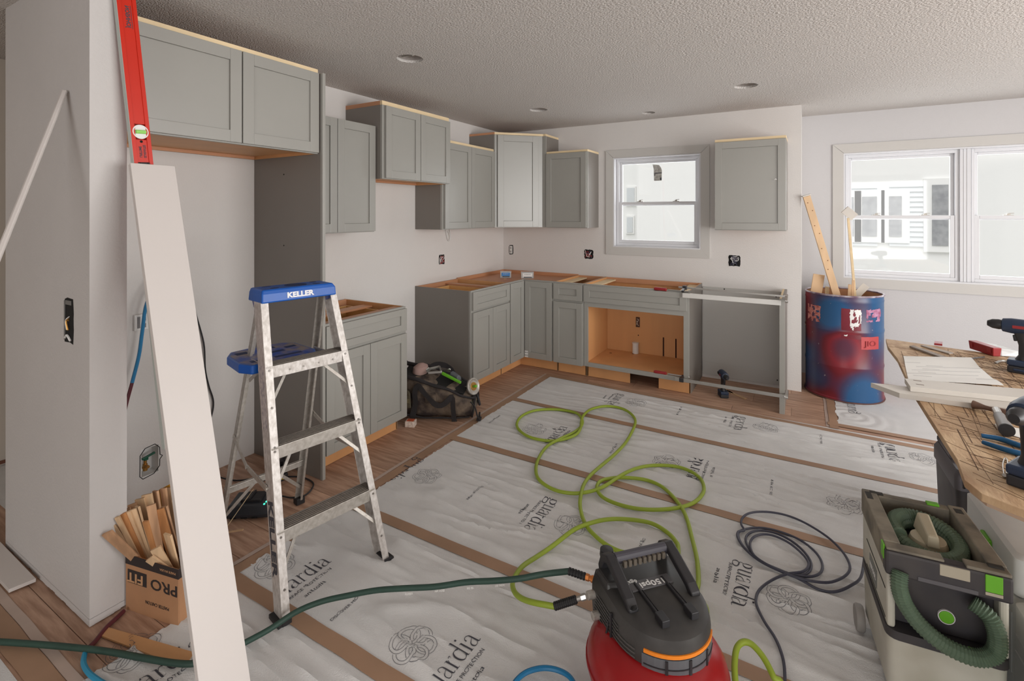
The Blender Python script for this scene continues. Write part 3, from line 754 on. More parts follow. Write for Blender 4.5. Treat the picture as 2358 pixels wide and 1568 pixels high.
fresh(MB().box(0, .038, -BD, -BD+.019, .114, BZ).box(w-.045, w, -BD, -BD+.019, .114, BZ).box(.038, w-.045, -BD, -BD+.019, .667, BZ).box(.038, w-.045, -BD, -BD+.019, .114, .152), 'face_frame', GREY, t)
door(t, .004, w-.016, .712, .864, BD, rail=.045, name='false_drawer_front')
fresh(MB().box(.0, .41, -.534, -.522, .002, .114), 'toe_kick', MAPLE, t); fresh(MB().box(.666, w-.003, -.534, -.522, .002, .114), 'toe_kick', MAPLE, t)
fresh(MB().box(.03, .9, -.05, -.04, .002, .112), 'toe_space_shade', DARK, t, 0)  # black sheet stands for the shade under the cabinet
fresh(MB().cyl((.315, -.042, .1405), (.315, -.042, .235), .030, 24).cyl((.315, -.042, .235), (.315, -.042, .246), .033, 24), 'drain_pipe', WHITEP, t, 0)
fresh(MB().cyl((.10, -.16, .1402), (.10, -.16, .1412), .013, 16).cyl((.30, -.075, .1402), (.30, -.075, .1412), .012, 16), 'drilled_hole', mat('hole_brown', (120, 76, 46), .8), t, 0)
fresh(MB().cyl((.335, -.0128, .315), (.335, -.0118, .315), .006, 10), 'knot_hole', DARK, t, 0)
# dishwasher bay: backing panel, end panel
b = MB(); b.box(2.192, 2.846, -.012, -.001, .03, .846).box(2.192, 2.846, -.018, -.012, .03, .148)
bp = tag(fresh(b, 'backing_panel', mat('light_grey_sheet', (186, 184, 180), .5), None), 'flat grey backing panel in the empty dishwasher bay with a wide bottom rail', 'panel')
fresh(MB().cyl((2.80, -.013, .80), (2.80, -.0115, .80), .006, 10).cyl((2.81, -.019, .075), (2.81, -.0175, .075), .006, 10).cyl((2.38, -.013, .835), (2.38, -.0115, .835), .006, 10), 'screw_hole', DARK, bp, 0)
t = thing('end_panel', 'tall narrow grey end panel standing clamped at the right of the dishwasher bay', 'panel', (2.85, -.63, 0))
fresh(MB().box(.016, .036, .019, .60, .0, .874), 'side_sheet', GREYD, t); fresh(MB().box(0, .036, 0, .019, 0, .874), 'face_stile', GREY, t)
fresh(MB().box(.0005, .0155, .0195, .60, .835, .8745), 'top_cleat', PALE, t)
tag(fresh(MB().box(2.14, 2.862, -.648, -.642, .828, .866).box(2.14, 2.862, -.642, -.632, .860, .866), 'straightedge', mat('satin_aluminium', (214, 212, 208), .4, metal=.3), None, .0008), 'bright aluminium straightedge spanning from the sink cabinet to the end panel', 'straightedge')

def clamp(label, a, bnd, jaw_dir, handle_at):
    t = thing('bar_clamp', label, 'clamp', a); A = Vector(a); B = Vector(bnd); D = B-A; j = Vector(jaw_dir)
    u = D.normalized()
    fresh(MB().bar((0, 0, 0), D, .009, .026 if handle_at else .014), 'bar', STEEL, t, .001)
    fresh(MB().bar(D+u*.004, D+u*.004+j*.095, .022, .02).bar(D+j*.0, D-j*.02, .03, .02), 'fixed_jaw', STEEL, t, .003)
    fresh(MB().bar(u*.05, u*.05+j*.08, .022, .018).bar(u*.035, u*.07, .03, .034), 'sliding_jaw', mat('gun_metal', (74, 72, 74), .35, metal=.7), t, .003)
    k = -u; s_ = u*.045+j*.07
    b = MB().cyl(s_-u*.12, s_+u*.06, .0055, 10).cyl(s_+u*.05, s_+u*.062, .014, 14)
    fresh(b, 'screw_spindle', STEEL, t, 0)
    q = Matrix.Translation(s_-u*.13) @ (-u).to_track_quat('Z', 'Y').to_matrix().to_4x4()
    b = MB().lathe([(.008, 0), (.014, .004), (.013, .04), (.0155, .09), (.012, .105), (.003, .11)], 14, q); b.build('handle', RED, t, smooth=True)
clamp('steel bar clamp with a red handle along the top of the sink cabinet', (2.09, -.56, .900), (2.895, -.60, .893), (.0, -.02-.9, -.3), 0)
clamp('steel bar clamp with a red handle across the open sink cabinet bottom', (2.085, -.668, .150), (2.895, -.668, .150), (0, 1, .15), 1)

# --- wall cabinets
def wallcab(label, w, d, z0, z1, loc, rot, doors, strip=.025, frev=.0, right=True, left=True, front_only=False, group=None, smat=PALE):
    t = thing('wall_cabinet', label, 'cabinet', loc, rot, group)
    carcass(t, w, d, z0, z1-(strip or 0), railh=.03, bottom_recess=.018)
    z1_ = z1-(strip or 0)
    for a, b_ in doors: door(t, a, b_, z0+.006, z1_-.004, d)
    if strip: top_strip(t, w, d, z1_, left, right, hgt=strip, front_only=front_only, m=smat)
    fresh(MB().box(.016, w-.016, -.03, -.012, z0, z0+.018), 'hanging_rail', MAPLE2, t)
    return t
wallcab('long grey two door cabinet over the fridge space, nearest the camera', .995, .61, 1.864, 2.350, (0, -4.031, 0), PI/2, [(.006, .535), (.541, .988)], strip=.022, front_only=True)
t = wallcab('grey two door wall cabinet half hidden behind the tall fridge panel', .705, .305, 1.392, 2.165, (0, -3.010, 0), PI/2, [(.004, .355), (.359, .699)], strip=0)
wallcab('raised grey two door wall cabinet over the range gap', .785, .381, 1.778, 2.345, (0, -2.303, 0), PI/2, [(.022, .398), (.404, .779)], strip=.03)
wallcab('grey two door wall cabinet between the range cabinet and the corner', .832, .305, 1.386, 2.176, (0, -1.517, 0), PI/2, [(.022, .420), (.424, .828)], strip=.022, front_only=True)
wallcab('grey single door wall cabinet left of the sink window', .452, .305, 1.383, 2.165, (.711, 0, 0), 0, [(.003, .443)], strip=.02)
t = wallcab('grey single door wall cabinet right of the sink window', .545, .305, 1.383, 2.165, (2.342, 0, 0), 0, [(.003, .541)], strip=.022)
fresh(MB().tube([(.46, -.327, 1.80), (.468, -.335, 1.81), (.475, -.335, 1.803), (.462, -.334, 1.806)], .0028, 6), 'adhesive_blob', WHITEP, t, 0)
# diagonal corner wall cabinet
t = thing('corner_wall_cabinet', 'tall grey diagonal corner wall cabinet reaching nearly to the ceiling', 'cabinet', (0, 0, 0))
A = (.305, -.672); B = (.668, -.305); z0, z1 = 1.386, 2.330
dx, dy = B[0]-A[0], B[1]-A[1]; Ld = math.hypot(dx, dy); ang = math.atan2(dy, dx)
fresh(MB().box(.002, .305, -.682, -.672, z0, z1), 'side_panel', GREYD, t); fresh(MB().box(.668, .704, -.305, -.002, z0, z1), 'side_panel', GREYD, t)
fresh(MB().prism([(.003, -.003), (.668, -.003), B, A, (.003, -.672)], z0+.02, z0+.034), 'bottom_panel', MAPLE, t, 0)
fresh(MB().prism([(.003, -.003), (.668, -.003), B, A, (.003, -.672)], z1-.02, z1-.002), 'top_panel', MAPLE, t, 0)
Md = Matrix.Translation((A[0], A[1], 0)) @ Matrix.Rotation(ang, 4, 'Z')
fresh(MB().box(0, .04, -.004, .016, z0, z1).box(Ld-.05, Ld, -.004, .016, z0, z1).box(.04, Ld-.05, -.004, .016, z0, z0+.04).box(.04, Ld-.05, -.004, .016, z1-.04, z1).xf(Md), 'face_frame', GREY, t)
fresh(MB().box(.668, .709, -.314, -.302, z0, z1), 'filler_strip', GREY, t)
fresh(shaker(MB(), .030, Ld-.055, z0+.006, z1-.006, -.024, st=.062).xf(Md), 'door', GREY, t, .0015)
fresh(MB().box(0, Ld, -.008, .014, z1, z1+.022).xf(Md), 'nailer_strip', PALE, t, .0008)
fresh(MB().box(.002, .305, -.682, -.660, z1, z1+.022), 'nailer_strip', MAPLE2, t, .0008)
fresh(MB().prism([(B[0], B[1]-.004), (.704, -.312), (.704, -.002), (.684, -.002)], z1, z1+.022), 'nailer_strip', PALE, t, .0008)
# tall fridge panel
t = thing('fridge_panel', 'tall grey fridge panel standing from floor to ceiling cabinet, dark side to the camera', 'panel', (0, -3.036, 0))
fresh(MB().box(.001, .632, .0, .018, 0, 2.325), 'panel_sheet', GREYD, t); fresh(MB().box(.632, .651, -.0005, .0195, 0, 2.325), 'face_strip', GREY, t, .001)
b = MB()
for z in (1.76, 1.33, .62, .86, .35): b.cyl((.30 if z > 1 else .60, -.001, z), (.30 if z > 1 else .60, .0005, z), .0045, 8)
fresh(b, 'screw_hole', DARK, t, 0)

# ------------------------------------------------------------------ wall bits
def cutout(name, label, c, ax, w, h, kind):
    # ragged black plate on the wall, for the shade inside; fittings stand before it
    t = thing(name, label, 'electrical box', c, {'x': PI/2, 'y': 0}[ax])
    r = random.Random(hash(label) % 1000 if False else int(c[0]*100+c[2]*77+abs(c[1])*31))
    pts = []
    for i in range(22):
        a = 2*PI*i/22; cx_, sy_ = math.cos(a), math.sin(a); k = min(w/2/max(abs(cx_), 1e-3), h/2/max(abs(sy_), 1e-3))
        k *= 1+r.uniform(-.05, .06); pts.append((cx_*k, sy_*k))
    b = MB(); n = len(pts); b.add([(p[0], -.0006, p[1]) for p in pts]+[(p[0], -.0001, p[1]) for p in pts], [tuple(range(n)), tuple(range(2*n-1, n-1, -1))]+[(i, i+n, (i+1) % n+n, (i+1) % n) for i in range(n)])
    b.build('opening', DARK, t)
    if kind == 'switch':
        fresh(MB().box(-w*.42, -w*.34, -.004, -.0008, -h*.45, h*.45).box(-w*.3, w*.3, -.003, -.0008, h*.36, h*.46), 'box_rim', mat('box_grey', (110, 108, 106), .6), t)
        for i in range(3): fresh(MB().tube([(w*.1, -.002, h*.1-i*.008), (-w*.1+i*.005, -.008, 0), (-w*.05+i*.008, -.006, -h*.2)], .0018, 6), 'wire', BRASS if i else WHITEP, t, 0)
        fresh(MB().tube([(-w*.3, -.003, -h*.4), (0, -.006, -h*.32), (w*.25, -.003, -h*.44)], .004, 6), 'sheath', WHITEP, t, 0)
    elif kind == 'outlet':
        fresh(MB().box(-w*.32, w*.32, -.006, -.0008, -h*.42, h*.42), 'receptacle', WHITEP, t, .003)
        fresh(MB().box(-w*.18, w*.18, -.0075, -.0062, .006, h*.34).box(-w*.18, w*.18, -.0075, -.0062, -h*.34, -.006), 'socket_face', mat('face_grey', (190, 188, 184), .5), t, .002)
        for sz in (-1, 1): fresh(MB().box(-.006, -.003, -.0085, -.0076, sz*h*.2-.005, sz*h*.2+.005).box(.003, .006, -.0085, -.0076, sz*h*.2-.005, sz*h*.2+.005), 'slot', DARK, t, 0)
    else:
        cols = [mat('wire_red', (150, 50, 50), .5), WHITEP, mat('wire_pink', (206, 180, 176), .5), mat('wire_dark', (60, 60, 80), .5)] if kind == 'red' else [WHITEP, mat('wire_dark', (60, 60, 80), .5), mat('wire_grey', (130, 125, 130), .5)]
        for i in range(9):
            p = [(r.uniform(-.42, .42)*w, -.002, r.uniform(-.42, .42)*h) for _ in range(4)]; p[1] = (p[1][0], -.012, p[1][2]); p[2] = (p[2][0], -.009, p[2][2])
            fresh(MB().tube(p, .0026, 6, smooth_n=4), 'wire', cols[i % len(cols)], t, 0)
    return t
cutout('wall_box', 'open wall box with red and white wires under the range cabinet', (0, -1.137, 1.085), 'x', .085, .09, 'red')
cutout('wall_outlet', 'white outlet without cover plate in the kitchen corner', (.105, 0, 1.114), 'y', .058, .105, 'outlet')
cutout('wall_box', 'open wall box with pink and red wires left of the sink window', (1.055, 0, 1.100), 'y', .098, .095, 'red')
cutout('wall_box', 'open wall box with black wires right of the sink window', (2.463, 0, 1.097), 'y', .098, .098, 'dark')
cutout('wall_box', 'open switch box cut into the grey wall stub at the left', (.577, -4.150, 1.108), 'y', .088, .170, 'switch')
# low voltage plate in the alcove
t = thing('wall_plate', 'small white outlet plate standing off the wall in the fridge alcove', 'outlet', (.0, -3.668, .952), PI/2)
fresh(MB().box(-.032, .032, -.018, 0, -.042, .042), 'plate', WHITEP, t, .003)
fresh(MB().box(-.020, -.006, -.0195, -.018, -.03, .03).box(.004, .02, -.0195, -.018, .006, .03).box(.004, .02, -.0195, -.018, -.03, -.008), 'socket', mat('socket_grey', (120, 118, 120), .5), t, .001)
# water valve box in the recess
t = thing('water_valve_box', 'recessed valve box with a green handled brass valve low on the alcove wall', 'valve box', (0, (VY0+VY1)/2, (VZ0+VZ1)/2), PI/2)
w2, h2 = (VY1-VY0)/2, (VZ1-VZ0)/2
fresh(MB().box(-w2, w2, .075, .08, -h2, h2).box(-w2, -w2+.003, 0, .075, -h2, h2).box(w2-.003, w2, 0, .075, -h2, h2).box(-w2+.003, w2-.003, 0, .075, -h2, -h2+.003).box(-w2+.003, w2-.003, 0, .075, h2-.003, h2), 'housing', WHITEP, t, 0)
b = MB(); 
oc = [(-w2-.004, -h2+.01), (-w2-.003, h2-.03), (-w2+.02, h2), (w2-.02, h2+.006), (w2+.002, h2-.02), (w2+.004, .015), (w2+.016, .005), (w2+.003, -.01), (w2+.002, -h2+.03), (w2-.025, -h2), (-w2+.01, -h2-.008)]
for i in range(len(oc)):
    a_, c_ = oc[i], oc[(i+1) % len(oc)]; b.bar((a_[0], -.001, a_[1]), (c_[0], -.001, c_[1]), .003, .003)
fresh(b, 'ragged_rim', DARK, t, 0)
b = MB().cyl((-.01, .03, -.055), (-.01, .03, -.02), .011, 16).cyl((-.01, .03, -.04), (-.01, .03, -.034), .015, 6).cyl((-.01, .03, -.02), (-.01, .03, .005), .008, 14).cyl((-.01, .03, -.028), (-.01, -.004, -.028), .008, 14)
b.build('valve_body', BRASS, t, smooth=True)
fresh(MB().bar((-.03, .02, .014), (.03, .015, .030), .012, .010).box(-.02, .0, .015, .03, .002, .02), 'valve_handle', mat('valve_green', (22, 88, 66), .4), t, .002)
# thin wall cables in loops
def loop_cable(label, c, ax, s=1):
    t = MB(); x = c[0]; 
    def P(a, b_): return (c[0]+.012, c[1]+a, c[2]+b_) 
    t.tube([P(-.02*s, .09), P(-.02*s, .04), P(.0, -.03), P(.03*s, -.05), P(.035*s, -.0), P(.0, .06), P(-.01*s, .085)], .0032, 6)
    t.tube([P(-.01*s, .09), P(-.005*s, .02), P(.02*s, -.035), P(.05*s, -.03), P(.04*s, .03), P(.03*s, .085)], .0032, 6)
    return tag(t.build('cable_loop', WHITEP, None, smooth=True), label, 'cable')
loop_cable('loop of white cable hanging under the wall cabinet right of the range gap', (0, -1.06, 1.31), 'x')
loop_cable('loop of white cable on the wall just right of the tall fridge panel', (0, -2.86, 1.33), 'x')
# alcove: black cord on the wall, blue and red tubing
tag(MB().tube([(.004, -3.50, 1.12), (.010, -3.425, 1.09), (.012, -3.395, .95), (.014, -3.352, .77), (.016, -3.345, .62), (.014, -3.325, .52), (.012, -3.296, .41), (.012, -3.315, .31), (.02, -3.38, .16), (.10, -3.36, .05), (.22, -3.30, .008), (.30, -3.22, .006), (.34, -3.12, .007)], .0042, 6).build('power_cord', BLACK, None, smooth=True), 'black cord hanging down the alcove wall behind the leaning board', 'cord')
b = MB(); p = [(.03, -3.55, 1.22), (.09, -3.62, 1.17), (.10, -3.68, 1.06), (.10, -3.70, .92), (.10, -3.715, .80), (.10, -3.745, .67)]
t = tag(b.tube(p, .0085, 8).build('water_tube', mat('blue_tube', (40, 120, 168), .4), None, smooth=True), 'blue and red water tube curving behind the leaning board', 'tube')
MB().tube([(.10, -3.745, .67), (.10, -3.77, .57), (.12, -3.81, .42), (.2, -3.90, .2), (.35, -3.96, .02)], .0084, 8).build('red_length', MAROON, t, smooth=True)

# ------------------------------------------------------------------ stepladder (local: x = across (u), y = back, z up)
LA = math.radians(11.2)
ML = Matrix(((math.sin(LA), -math.cos(LA), 0, 1.41), (math.cos(LA), math.sin(LA), 0, -3.57), (0, 0, 1, 0.004), (0, 0, 0, 1)))
lad = thing('stepladder', 'short worn aluminium stepladder with blue top cap and blue shelf', 'ladder', (1.41, -3.57, .004))
Tl = Matrix.Translation((-1.41, 3.57, -.004))
def lb(b, nm, m, p=lad, bev=.0012, smooth=False): return b.xf(Tl @ ML).build(nm, m, p, bev, smooth)
def cen(z): return .010-.034*z/1.2
def hw(z): return .233-.068*z/1.2
def of(z): return .24*z                       # front rail, offset back with height
def orr(z): return .745-.300*z                # rear rail offset
FP = lambda s, z, dy=0: Vector((cen(z)+s*hw(z), of(z)+dy, z))
for s in (-1, 1):
    b = MB()   # channel: front flange + web going back (open inwards)
    for z0_, z1_ in ((.012, 1.165),):
        a, c = FP(s, z0_), FP(s, z1_)
        wfl = .031
        def q(z, u, dy): p = FP(s, z); return (p.x-s*u, p.y+dy, z)
        def slab(u0, u1, d0, d1): b.hexa([q(z0_, u0, d0), q(z0_, u1, d0), q(z0_, u1, d1), q(z0_, u0, d1), q(z1_, u0, d0), q(z1_, u1, d0), q(z1_, u1, d1), q(z1_, u0, d1)])
        slab(0, wfl, 0, .003); slab(0, wfl, .068, .071); slab(.0, .003, .003, .068)
    r_ = lb(b, 'front_rail', ALUS)
    b = MB(); p = FP(s, 0); b.box(p.x-s*.002-.02, p.x-s*.002+.02, -.006, .078, -.002, .014); b.box(p.x-.018-s*.014, p.x+.018-s*.014, -.009, -.003, -.002, .022)
    lb(b, 'rubber_foot', RUBBER, bev=.003)
    rb = MB(); 
    for z in (.11, .285, .585, .745, .885, .6): p = FP(s, z); rb.cyl((p.x-s*.016, p.y+.0005, p.z), (p.x-s*.016, p.y-.0025, p.z), .0045, 10)
    lb(rb, 'rivets', SCREW, bev=0).__setitem__('kind', 'stuff')
for k, zt in enumerate((.305, .60, .90)):
    a, c = FP(-1, zt), FP(1, zt); u0, u1 = a.x+.003, c.x-.003; y = a.y
    st_o = lb(MB().box(u0, u1, y-.002, y+.001, zt-.048, zt).box(u0, u1, y+.073, y+.076, zt-.03, zt), 'step', ALUS if k == 2 else ALU)
    b = MB().box(u0, u1, y+.001, y+.073, zt-.0035, zt-.0005)
    for i in range(6): b.box(u0+.004, u1-.004, y+.008+i*.0115, y+.012+i*.0115, zt-.0005, zt+.002)
    lb(b, 'tread', TREAD, st_o)
    # corner braces under the step
    for s in (-1, 1):
        p = FP(s, zt-.155); q = FP(s, zt-.03)
        st_ = Vector((p.x-s*.012, p.y+.012, p.z)); en = Vector((q.x-s*.115, q.y+.06, q.z-.005))
        lb(MB().bar(st_, en, .014, .005, up=(0, 1, 0)), 'brace', ALU)
    if k == 2:
        for s in (.27, .43, .62, .8): lb(MB().cyl((u0+(u1-u0)*s, y-.0018, zt-.028), (u0+(u1-u0)*s, y-.0045, zt-.028), .004, 8), 'rivet', SCREW, bev=0)
# top cap
def capring(u0, u1, y0, y1, z): return [(u0, y0, z), (u1, y0, z), (u1, y1, z), (u0, y1, z)]
b = MB(); c0 = cen(1.2)
u0, u1 = -.190, .125
b.loft([capring(u0-.002, u1+.012, .262, .405, 1.148), capring(u0-.0, u1+.010, .266, .400, 1.185), capring(u0+.004, u1-.002, .272, .392, 1.203)])
cap = lb(b, 'top_cap', BLUEP, bev=.006)
for s in (-1, 1):
    x = u0 if s < 0 else u1
    lb(MB().prism([(.30, 1.15), (.372, 1.15), (.355, 1.125), (.335, 1.118), (.315, 1.128)], x-.002*s, x+.012*s if s > 0 else x+.010, M=Matrix(((0, 0, 1, 0), (1, 0, 0, 0), (0, 1, 0, 0), (0, 0, 0, 1)))), 'cap_lug', BLUEW)
b = MB().lathe([(.040, 0), (.046, 0), (.046, .0012), (.040, .0012)], 28, Matrix.Translation((-.02, .332, 1.2028)))
for (uu, vv, aw, ah) in ((-.02, .332, .036, .036), (-.125, .30, .018, .012), (.06, .30, .018, .012), (.075, .365, .016, .014), (-.13, .37, .02, .01)):
    b.prism([(uu+aw*math.cos(2*PI*i/14), vv+ah*math.sin(2*PI*i/14)) for i in range(14)], 1.2026, 1.2034)
lb(b, 'cap_slots', mat('slot_navy', (22, 44, 90), .7), bev=0).__setitem__('kind', 'stuff')
lb(MB().box(u0+.02, u1-.02, .276, .388, 1.2018, 1.2024), 'worn_top', BLUEW, bev=0)
o = (Vector((c0-.0, .2628, 1.172)))
Mt = Tl @ ML @ frame_m((-.030, .2630, 1.171), (1, 0, 0), (0, .105, 1))
KW = mat('worn_white_print', (232, 232, 234), .6)
text('KELLER', .030, KW, Mt, lad, 'lettering', bold=.0014, width=.118)
# print down the side of the left front rail
p = FP(-1, .26)
p = FP(-1, .275); dn_ = (FP(-1, .10)-FP(-1, .45)).normalized(); up_ = Vector((0, -1, 0)); up_ = (up_-dn_*up_.dot(dn_)).normalized()
Mk = Tl @ ML @ frame_m((p.x-.0012, p.y+.037, p.z), dn_, up_)
text('KELLER', .058, INK, Mk, lad, 'lettering', bold=.0018, width=.27)
p = FP(-1, .84)
b = MB(); q0 = FP(-1, .90); q1 = FP(-1, .66)
b.hexa([(q1.x-.0006, q1.y+.014, .66), (q1.x-.0002, q1.y+.014, .66), (q1.x-.0002, q1.y+.058, .66), (q1.x-.0006, q1.y+.058, .66), (q0.x-.0006, q0.y+.014, .90), (q0.x-.0002, q0.y+.014, .90), (q0.x-.0002, q0.y+.058, .90), (q0.x-.0006, q0.y+.058, .90)])
lb(b, 'safety_label', mat('faded_label', (196, 190, 186), .6, rgb2=(150, 144, 150), vscale=60, detail=2), bev=0)
# rear frame
RP = lambda s, z: Vector((-.006+s*(.20-.05*z/1.2), orr(z), z))
for s in (-1, 1):
    a, c = RP(s, .012), RP(s, 1.16); b = MB()
    def q(z, u, dy): p = RP(s, z); return (p.x-s*u, p.y+dy, z)
    def slab(u0, u1, d0, d1): b.hexa([q(.012, u0, d0), q(.012, u1, d0), q(.012, u1, d1), q(.012, u0, d1), q(1.16, u0, d0), q(1.16, u1, d0), q(1.16, u1, d1), q(1.16, u0, d1)])
    slab(0, .003, -.03, .0); slab(.0, .03, -.003, 0); slab(0, .012, -.03, -.027)
    lb(b, 'rear_rail', ALU)
    p = RP(s, 0); lb(MB().box(p.x-.024-s*.008, p.x+.02-s*.008, p.y-.036, p.y+.006, -.002, .03), 'rubber_foot', RUBBER, bev=.003)
for z in (.235,):
    a, c = RP(-1, z), RP(1, z)
    lb(MB().bar((a.x, a.y-.004, z), (c.x, c.y-.004, z), .004, .034).bar((a.x, a.y-.012, z+.017), (c.x, c.y-.012, z+.017), .018, .003), 'rear_crossbar', ALU)
for s in (-1, 1):
    a = RP(s, .10); c = RP(0, .225)+Vector((s*.055, -.006, 0)); lb(MB().bar((a.x-s*.008, a.y-.008, .09), c, .016, .004, up=(0, 1, 0)), 'brace', ALU)
    # spreader
    a = RP(s, .52)+Vector((s*.006, -.014, 0)); c = FP(s, .445)+Vector((s*.005, .05, 0)); m_ = (a+c)/2+Vector((0, .02, -.035))
    lb(MB().bar(a, m_, .005, .020).bar(m_-Vector((0, .01, 0)), c, .005, .024).cyl(m_-Vector((.006, 0, 0)), m_+Vector((.006, 0, 0)), .008, 10).cyl(c-Vector((.006, 0, 0)), c+Vector((.006, 0, 0)), .008, 10), 'spreader', ALU)
# shelf folded out at the back of the top step
zs = .895
pts = [(-.215, .30), (-.245, .36), (-.235, .52), (-.20, .585), (-.10, .60), (.03, .585), (.075, .54), (.085, .36), (.06, .30)]
sh = lb(MB().prism(pts, zs-.038, zs), 'shelf', BLUEP, bev=.006)
b = MB()
for (x0, x1, y0, y1) in ((-.20, -.14, .34, .37), (-.10, .02, .345, .37), (-.2, -.15, .50, .54), (-.1, -.03, .51, .545), (.0, .05, .47, .50), (-.12, -.02, .43, .46)): b.box(x0, x1, y0, y1, zs-.0005, zs+.0008)
lb(b, 'shelf_slots', mat('slot_navy', (22, 44, 90), .7), bev=0).__setitem__('kind', 'stuff')
lb(MB().prism([(x*.93-.005, (y-.45)*.93+.45) for x, y in pts], zs-.001, zs+.0005), 'worn_top', BLUEW, bev=0)
for s in (-1, 1):
    x = -.18 if s < 0 else .10
    lb(MB().bar((x, .24, .885), (x, .40, .882), .003, .03).bar((x, .30, .875), (x-.0, .42, .80), .004, .016), 'shelf_bracket', ALU)

# ------------------------------------------------------------------ leaning board and level
sl = .46; zt = 1.710
def bq(z, u, th):
    n = Vector((1, 0, sl)).normalized(); return Vector((.860+sl*(zt-z), -4.062+u-.078*(zt-z), z))-n*th
tag(MB().hexa([bq(.0, 0, .019), bq(0, .134, .019), bq(0, .134, 0), bq(0, 0, 0), bq(zt, 0, .019), bq(zt, .152, .019), bq(zt, .152, 0), bq(zt, 0, 0)]).build('white_board', [WHITEB], None, .0015), 'long white painted board leaning against the end of the wall stub', 'board')
# spirit level behind the board
LT = Vector((.786, -4.085, 2.435)); LBt = Vector((.832, -4.036, 1.713)); dL = (LBt-LT).normalized()
LB2 = LT+dL*1.83
lv = thing('spirit_level', 'long red orange spirit level leaning behind the top of the white board', 'level', LB2)
acr = Vector((0, 1, 0)); acr = (acr-dL*acr.dot(dL)).normalized(); nrm = acr.cross(dL).normalized()
if nrm.x < 0: nrm = -nrm
Lm = Matrix(((acr.x, dL.x, nrm.x, LT.x-LB2.x), (acr.y, dL.y, nrm.y, LT.y-LB2.y), (acr.z, dL.z, nrm.z, LT.z-LB2.z), (0, 0, 0, 1)))
Ll = 1.83; lwid = .061
def lvb(b, nm, m, bev=.0008): return b.xf(Lm).build(nm, m, lv, bev)
# web with round vial window and hand hole near y(along) = .70
hole_c = .605; hh = (.722, .80)
lvb(MB().box(0, lwid, 0, Ll, -.022, -.019).box(0, lwid, 0, hole_c-.03, -.019, -.003).box(0, lwid, hole_c+.03, hh[0], -.019, -.003).box(0, lwid, hh[1], Ll, -.019, -.003).box(0, .012, hole_c-.03, hole_c+.03, -.019, -.003).box(lwid-.012, lwid, hole_c-.03, hole_c+.03, -.019, -.003).box(0, .011, hh[0], hh[1], -.019, -.003).box(lwid-.011, lwid, hh[0], hh[1], -.019, -.003), 'red_web', REDL)
lvb(MB().box(-.002, .012, 0, Ll, -.003, 0).box(lwid-.012, lwid+.002, 0, Ll, -.003, 0), 'rail_rib', REDL)
lvb(MB().box(-.003, -.0005, 0, Ll, -.026, -.001), 'grey_edge', mat('grey_edge', (176, 182, 176), .5))
v_ = MB().lathe([(.0, 0), (.027, 0), (.027, .003), (.0235, .003), (.0235, .001), (0, .001)], 28, Matrix.Translation((lwid/2, hole_c, -.0028))); lvb(v_, 'vial_ring', WHITEP, 0)
lvb(MB().cyl((lwid/2-.017, hole_c, -.0005), (lwid/2+.017, hole_c, -.0005), .0075, 14), 'vial', mat('vial_green', (150, 214, 110), .2), 0)
lvb(MB().box(lwid/2-.017, lwid/2+.017, hole_c-.014, hole_c-.010, -.001, .0012), 'vial_cap', WHITEP, 0)
lvb(MB().cyl((lwid/2, hole_c+.037, -.003), (lwid/2, hole_c+.037, -.0022), .005, 14), 'rivet_hole', DARK, 0)
lvb(MB().box(.010, .017, hh[0], hh[1], -.021, .001).box(lwid-.017, lwid-.010, hh[0], hh[1], -.021, .001).box(.017, lwid-.017, hh[0], hh[0]+.008, -.021, .001), 'grip_insert', RUBBER, .002)
def lvt(s, size, x, y, wd=None, bold=0): text(s, size, INK, Lm @ frame_m((x, y, -.0024), (0, -1, 0), (1, 0, 0)), lv, 'lettering', bold=bold, width=wd)
lvt('LIFETIME', .012, .024, .682, .042, .0003); lvt('GUARANTEE', .012, .038, .680, .050, .0003)
lvt('JOHNSON', .020, .030, .165, .085, .0006); lvb(MB().box(.042, .0435, .12, .21, -.0026, -.0022), 'underline', INK, 0)

# thin white moulding pieces leaning on the grey face of the stub
tp = Vector((.578, -4.156, 1.995)); bt = at(-260, 1180, 0.01); bt = Vector((.02, -4.72, .0))
for i in range(2):
    off = Vector((-.016*(1-i), -.003-.003*i, -.004*i)); o2 = off*1.0
    dd = (atp(2, 590, 'y', -4.42)-tp)
    end = tp+dd.normalized()*2.06
    k_ = (0.002-tp.z)/dd.z; end = tp+dd*k_
    tag(MB().bar(tp+off, end+off, .014, .012).build('trim_moulding', WHITEB, None, .003), ['thin white moulding leaning on the grey wall stub, left one of the pair', 'thin white moulding leaning on the grey wall stub, right one of the pair'][i], 'moulding')
# white boards lying on the floor by the stub
def slabp(name, label, cat, pts, z0, z1, m, bev=.001):
    c = Vector((sum(p[0] for p in pts)/len(pts), sum(p[1] for p in pts)/len(pts), z0))
    return tag(MB().prism([(p[0]-c.x, p[1]-c.y) for p in pts], 0, z1-z0).build(name, m, None, bev, loc=c), label, cat)
slabp('white_board', 'short white board lying on the floor left of the wall stub', 'board', [(.285, -4.244), (.298, -4.166), (-.7, -4.155), (-.7, -4.243)], .008, .022, WHITEB)
slabp('white_board', 'second white board on the floor, at the very left edge of the picture', 'board', [(.09, -4.282), (.10, -4.262), (-.9, -4.262), (-.9, -4.36)], .010, .022, WHITEB)
slabp('wood_strip', 'thin tan wooden strip on the floor in front of the carton of shims', 'board', [(.838, -4.150), (.828, -4.118), (1.21, -4.015), (1.235, -4.055), (1.215, -4.070)], .003, .010, mat('tan_strip', (206, 156, 108), .6, var=.1))

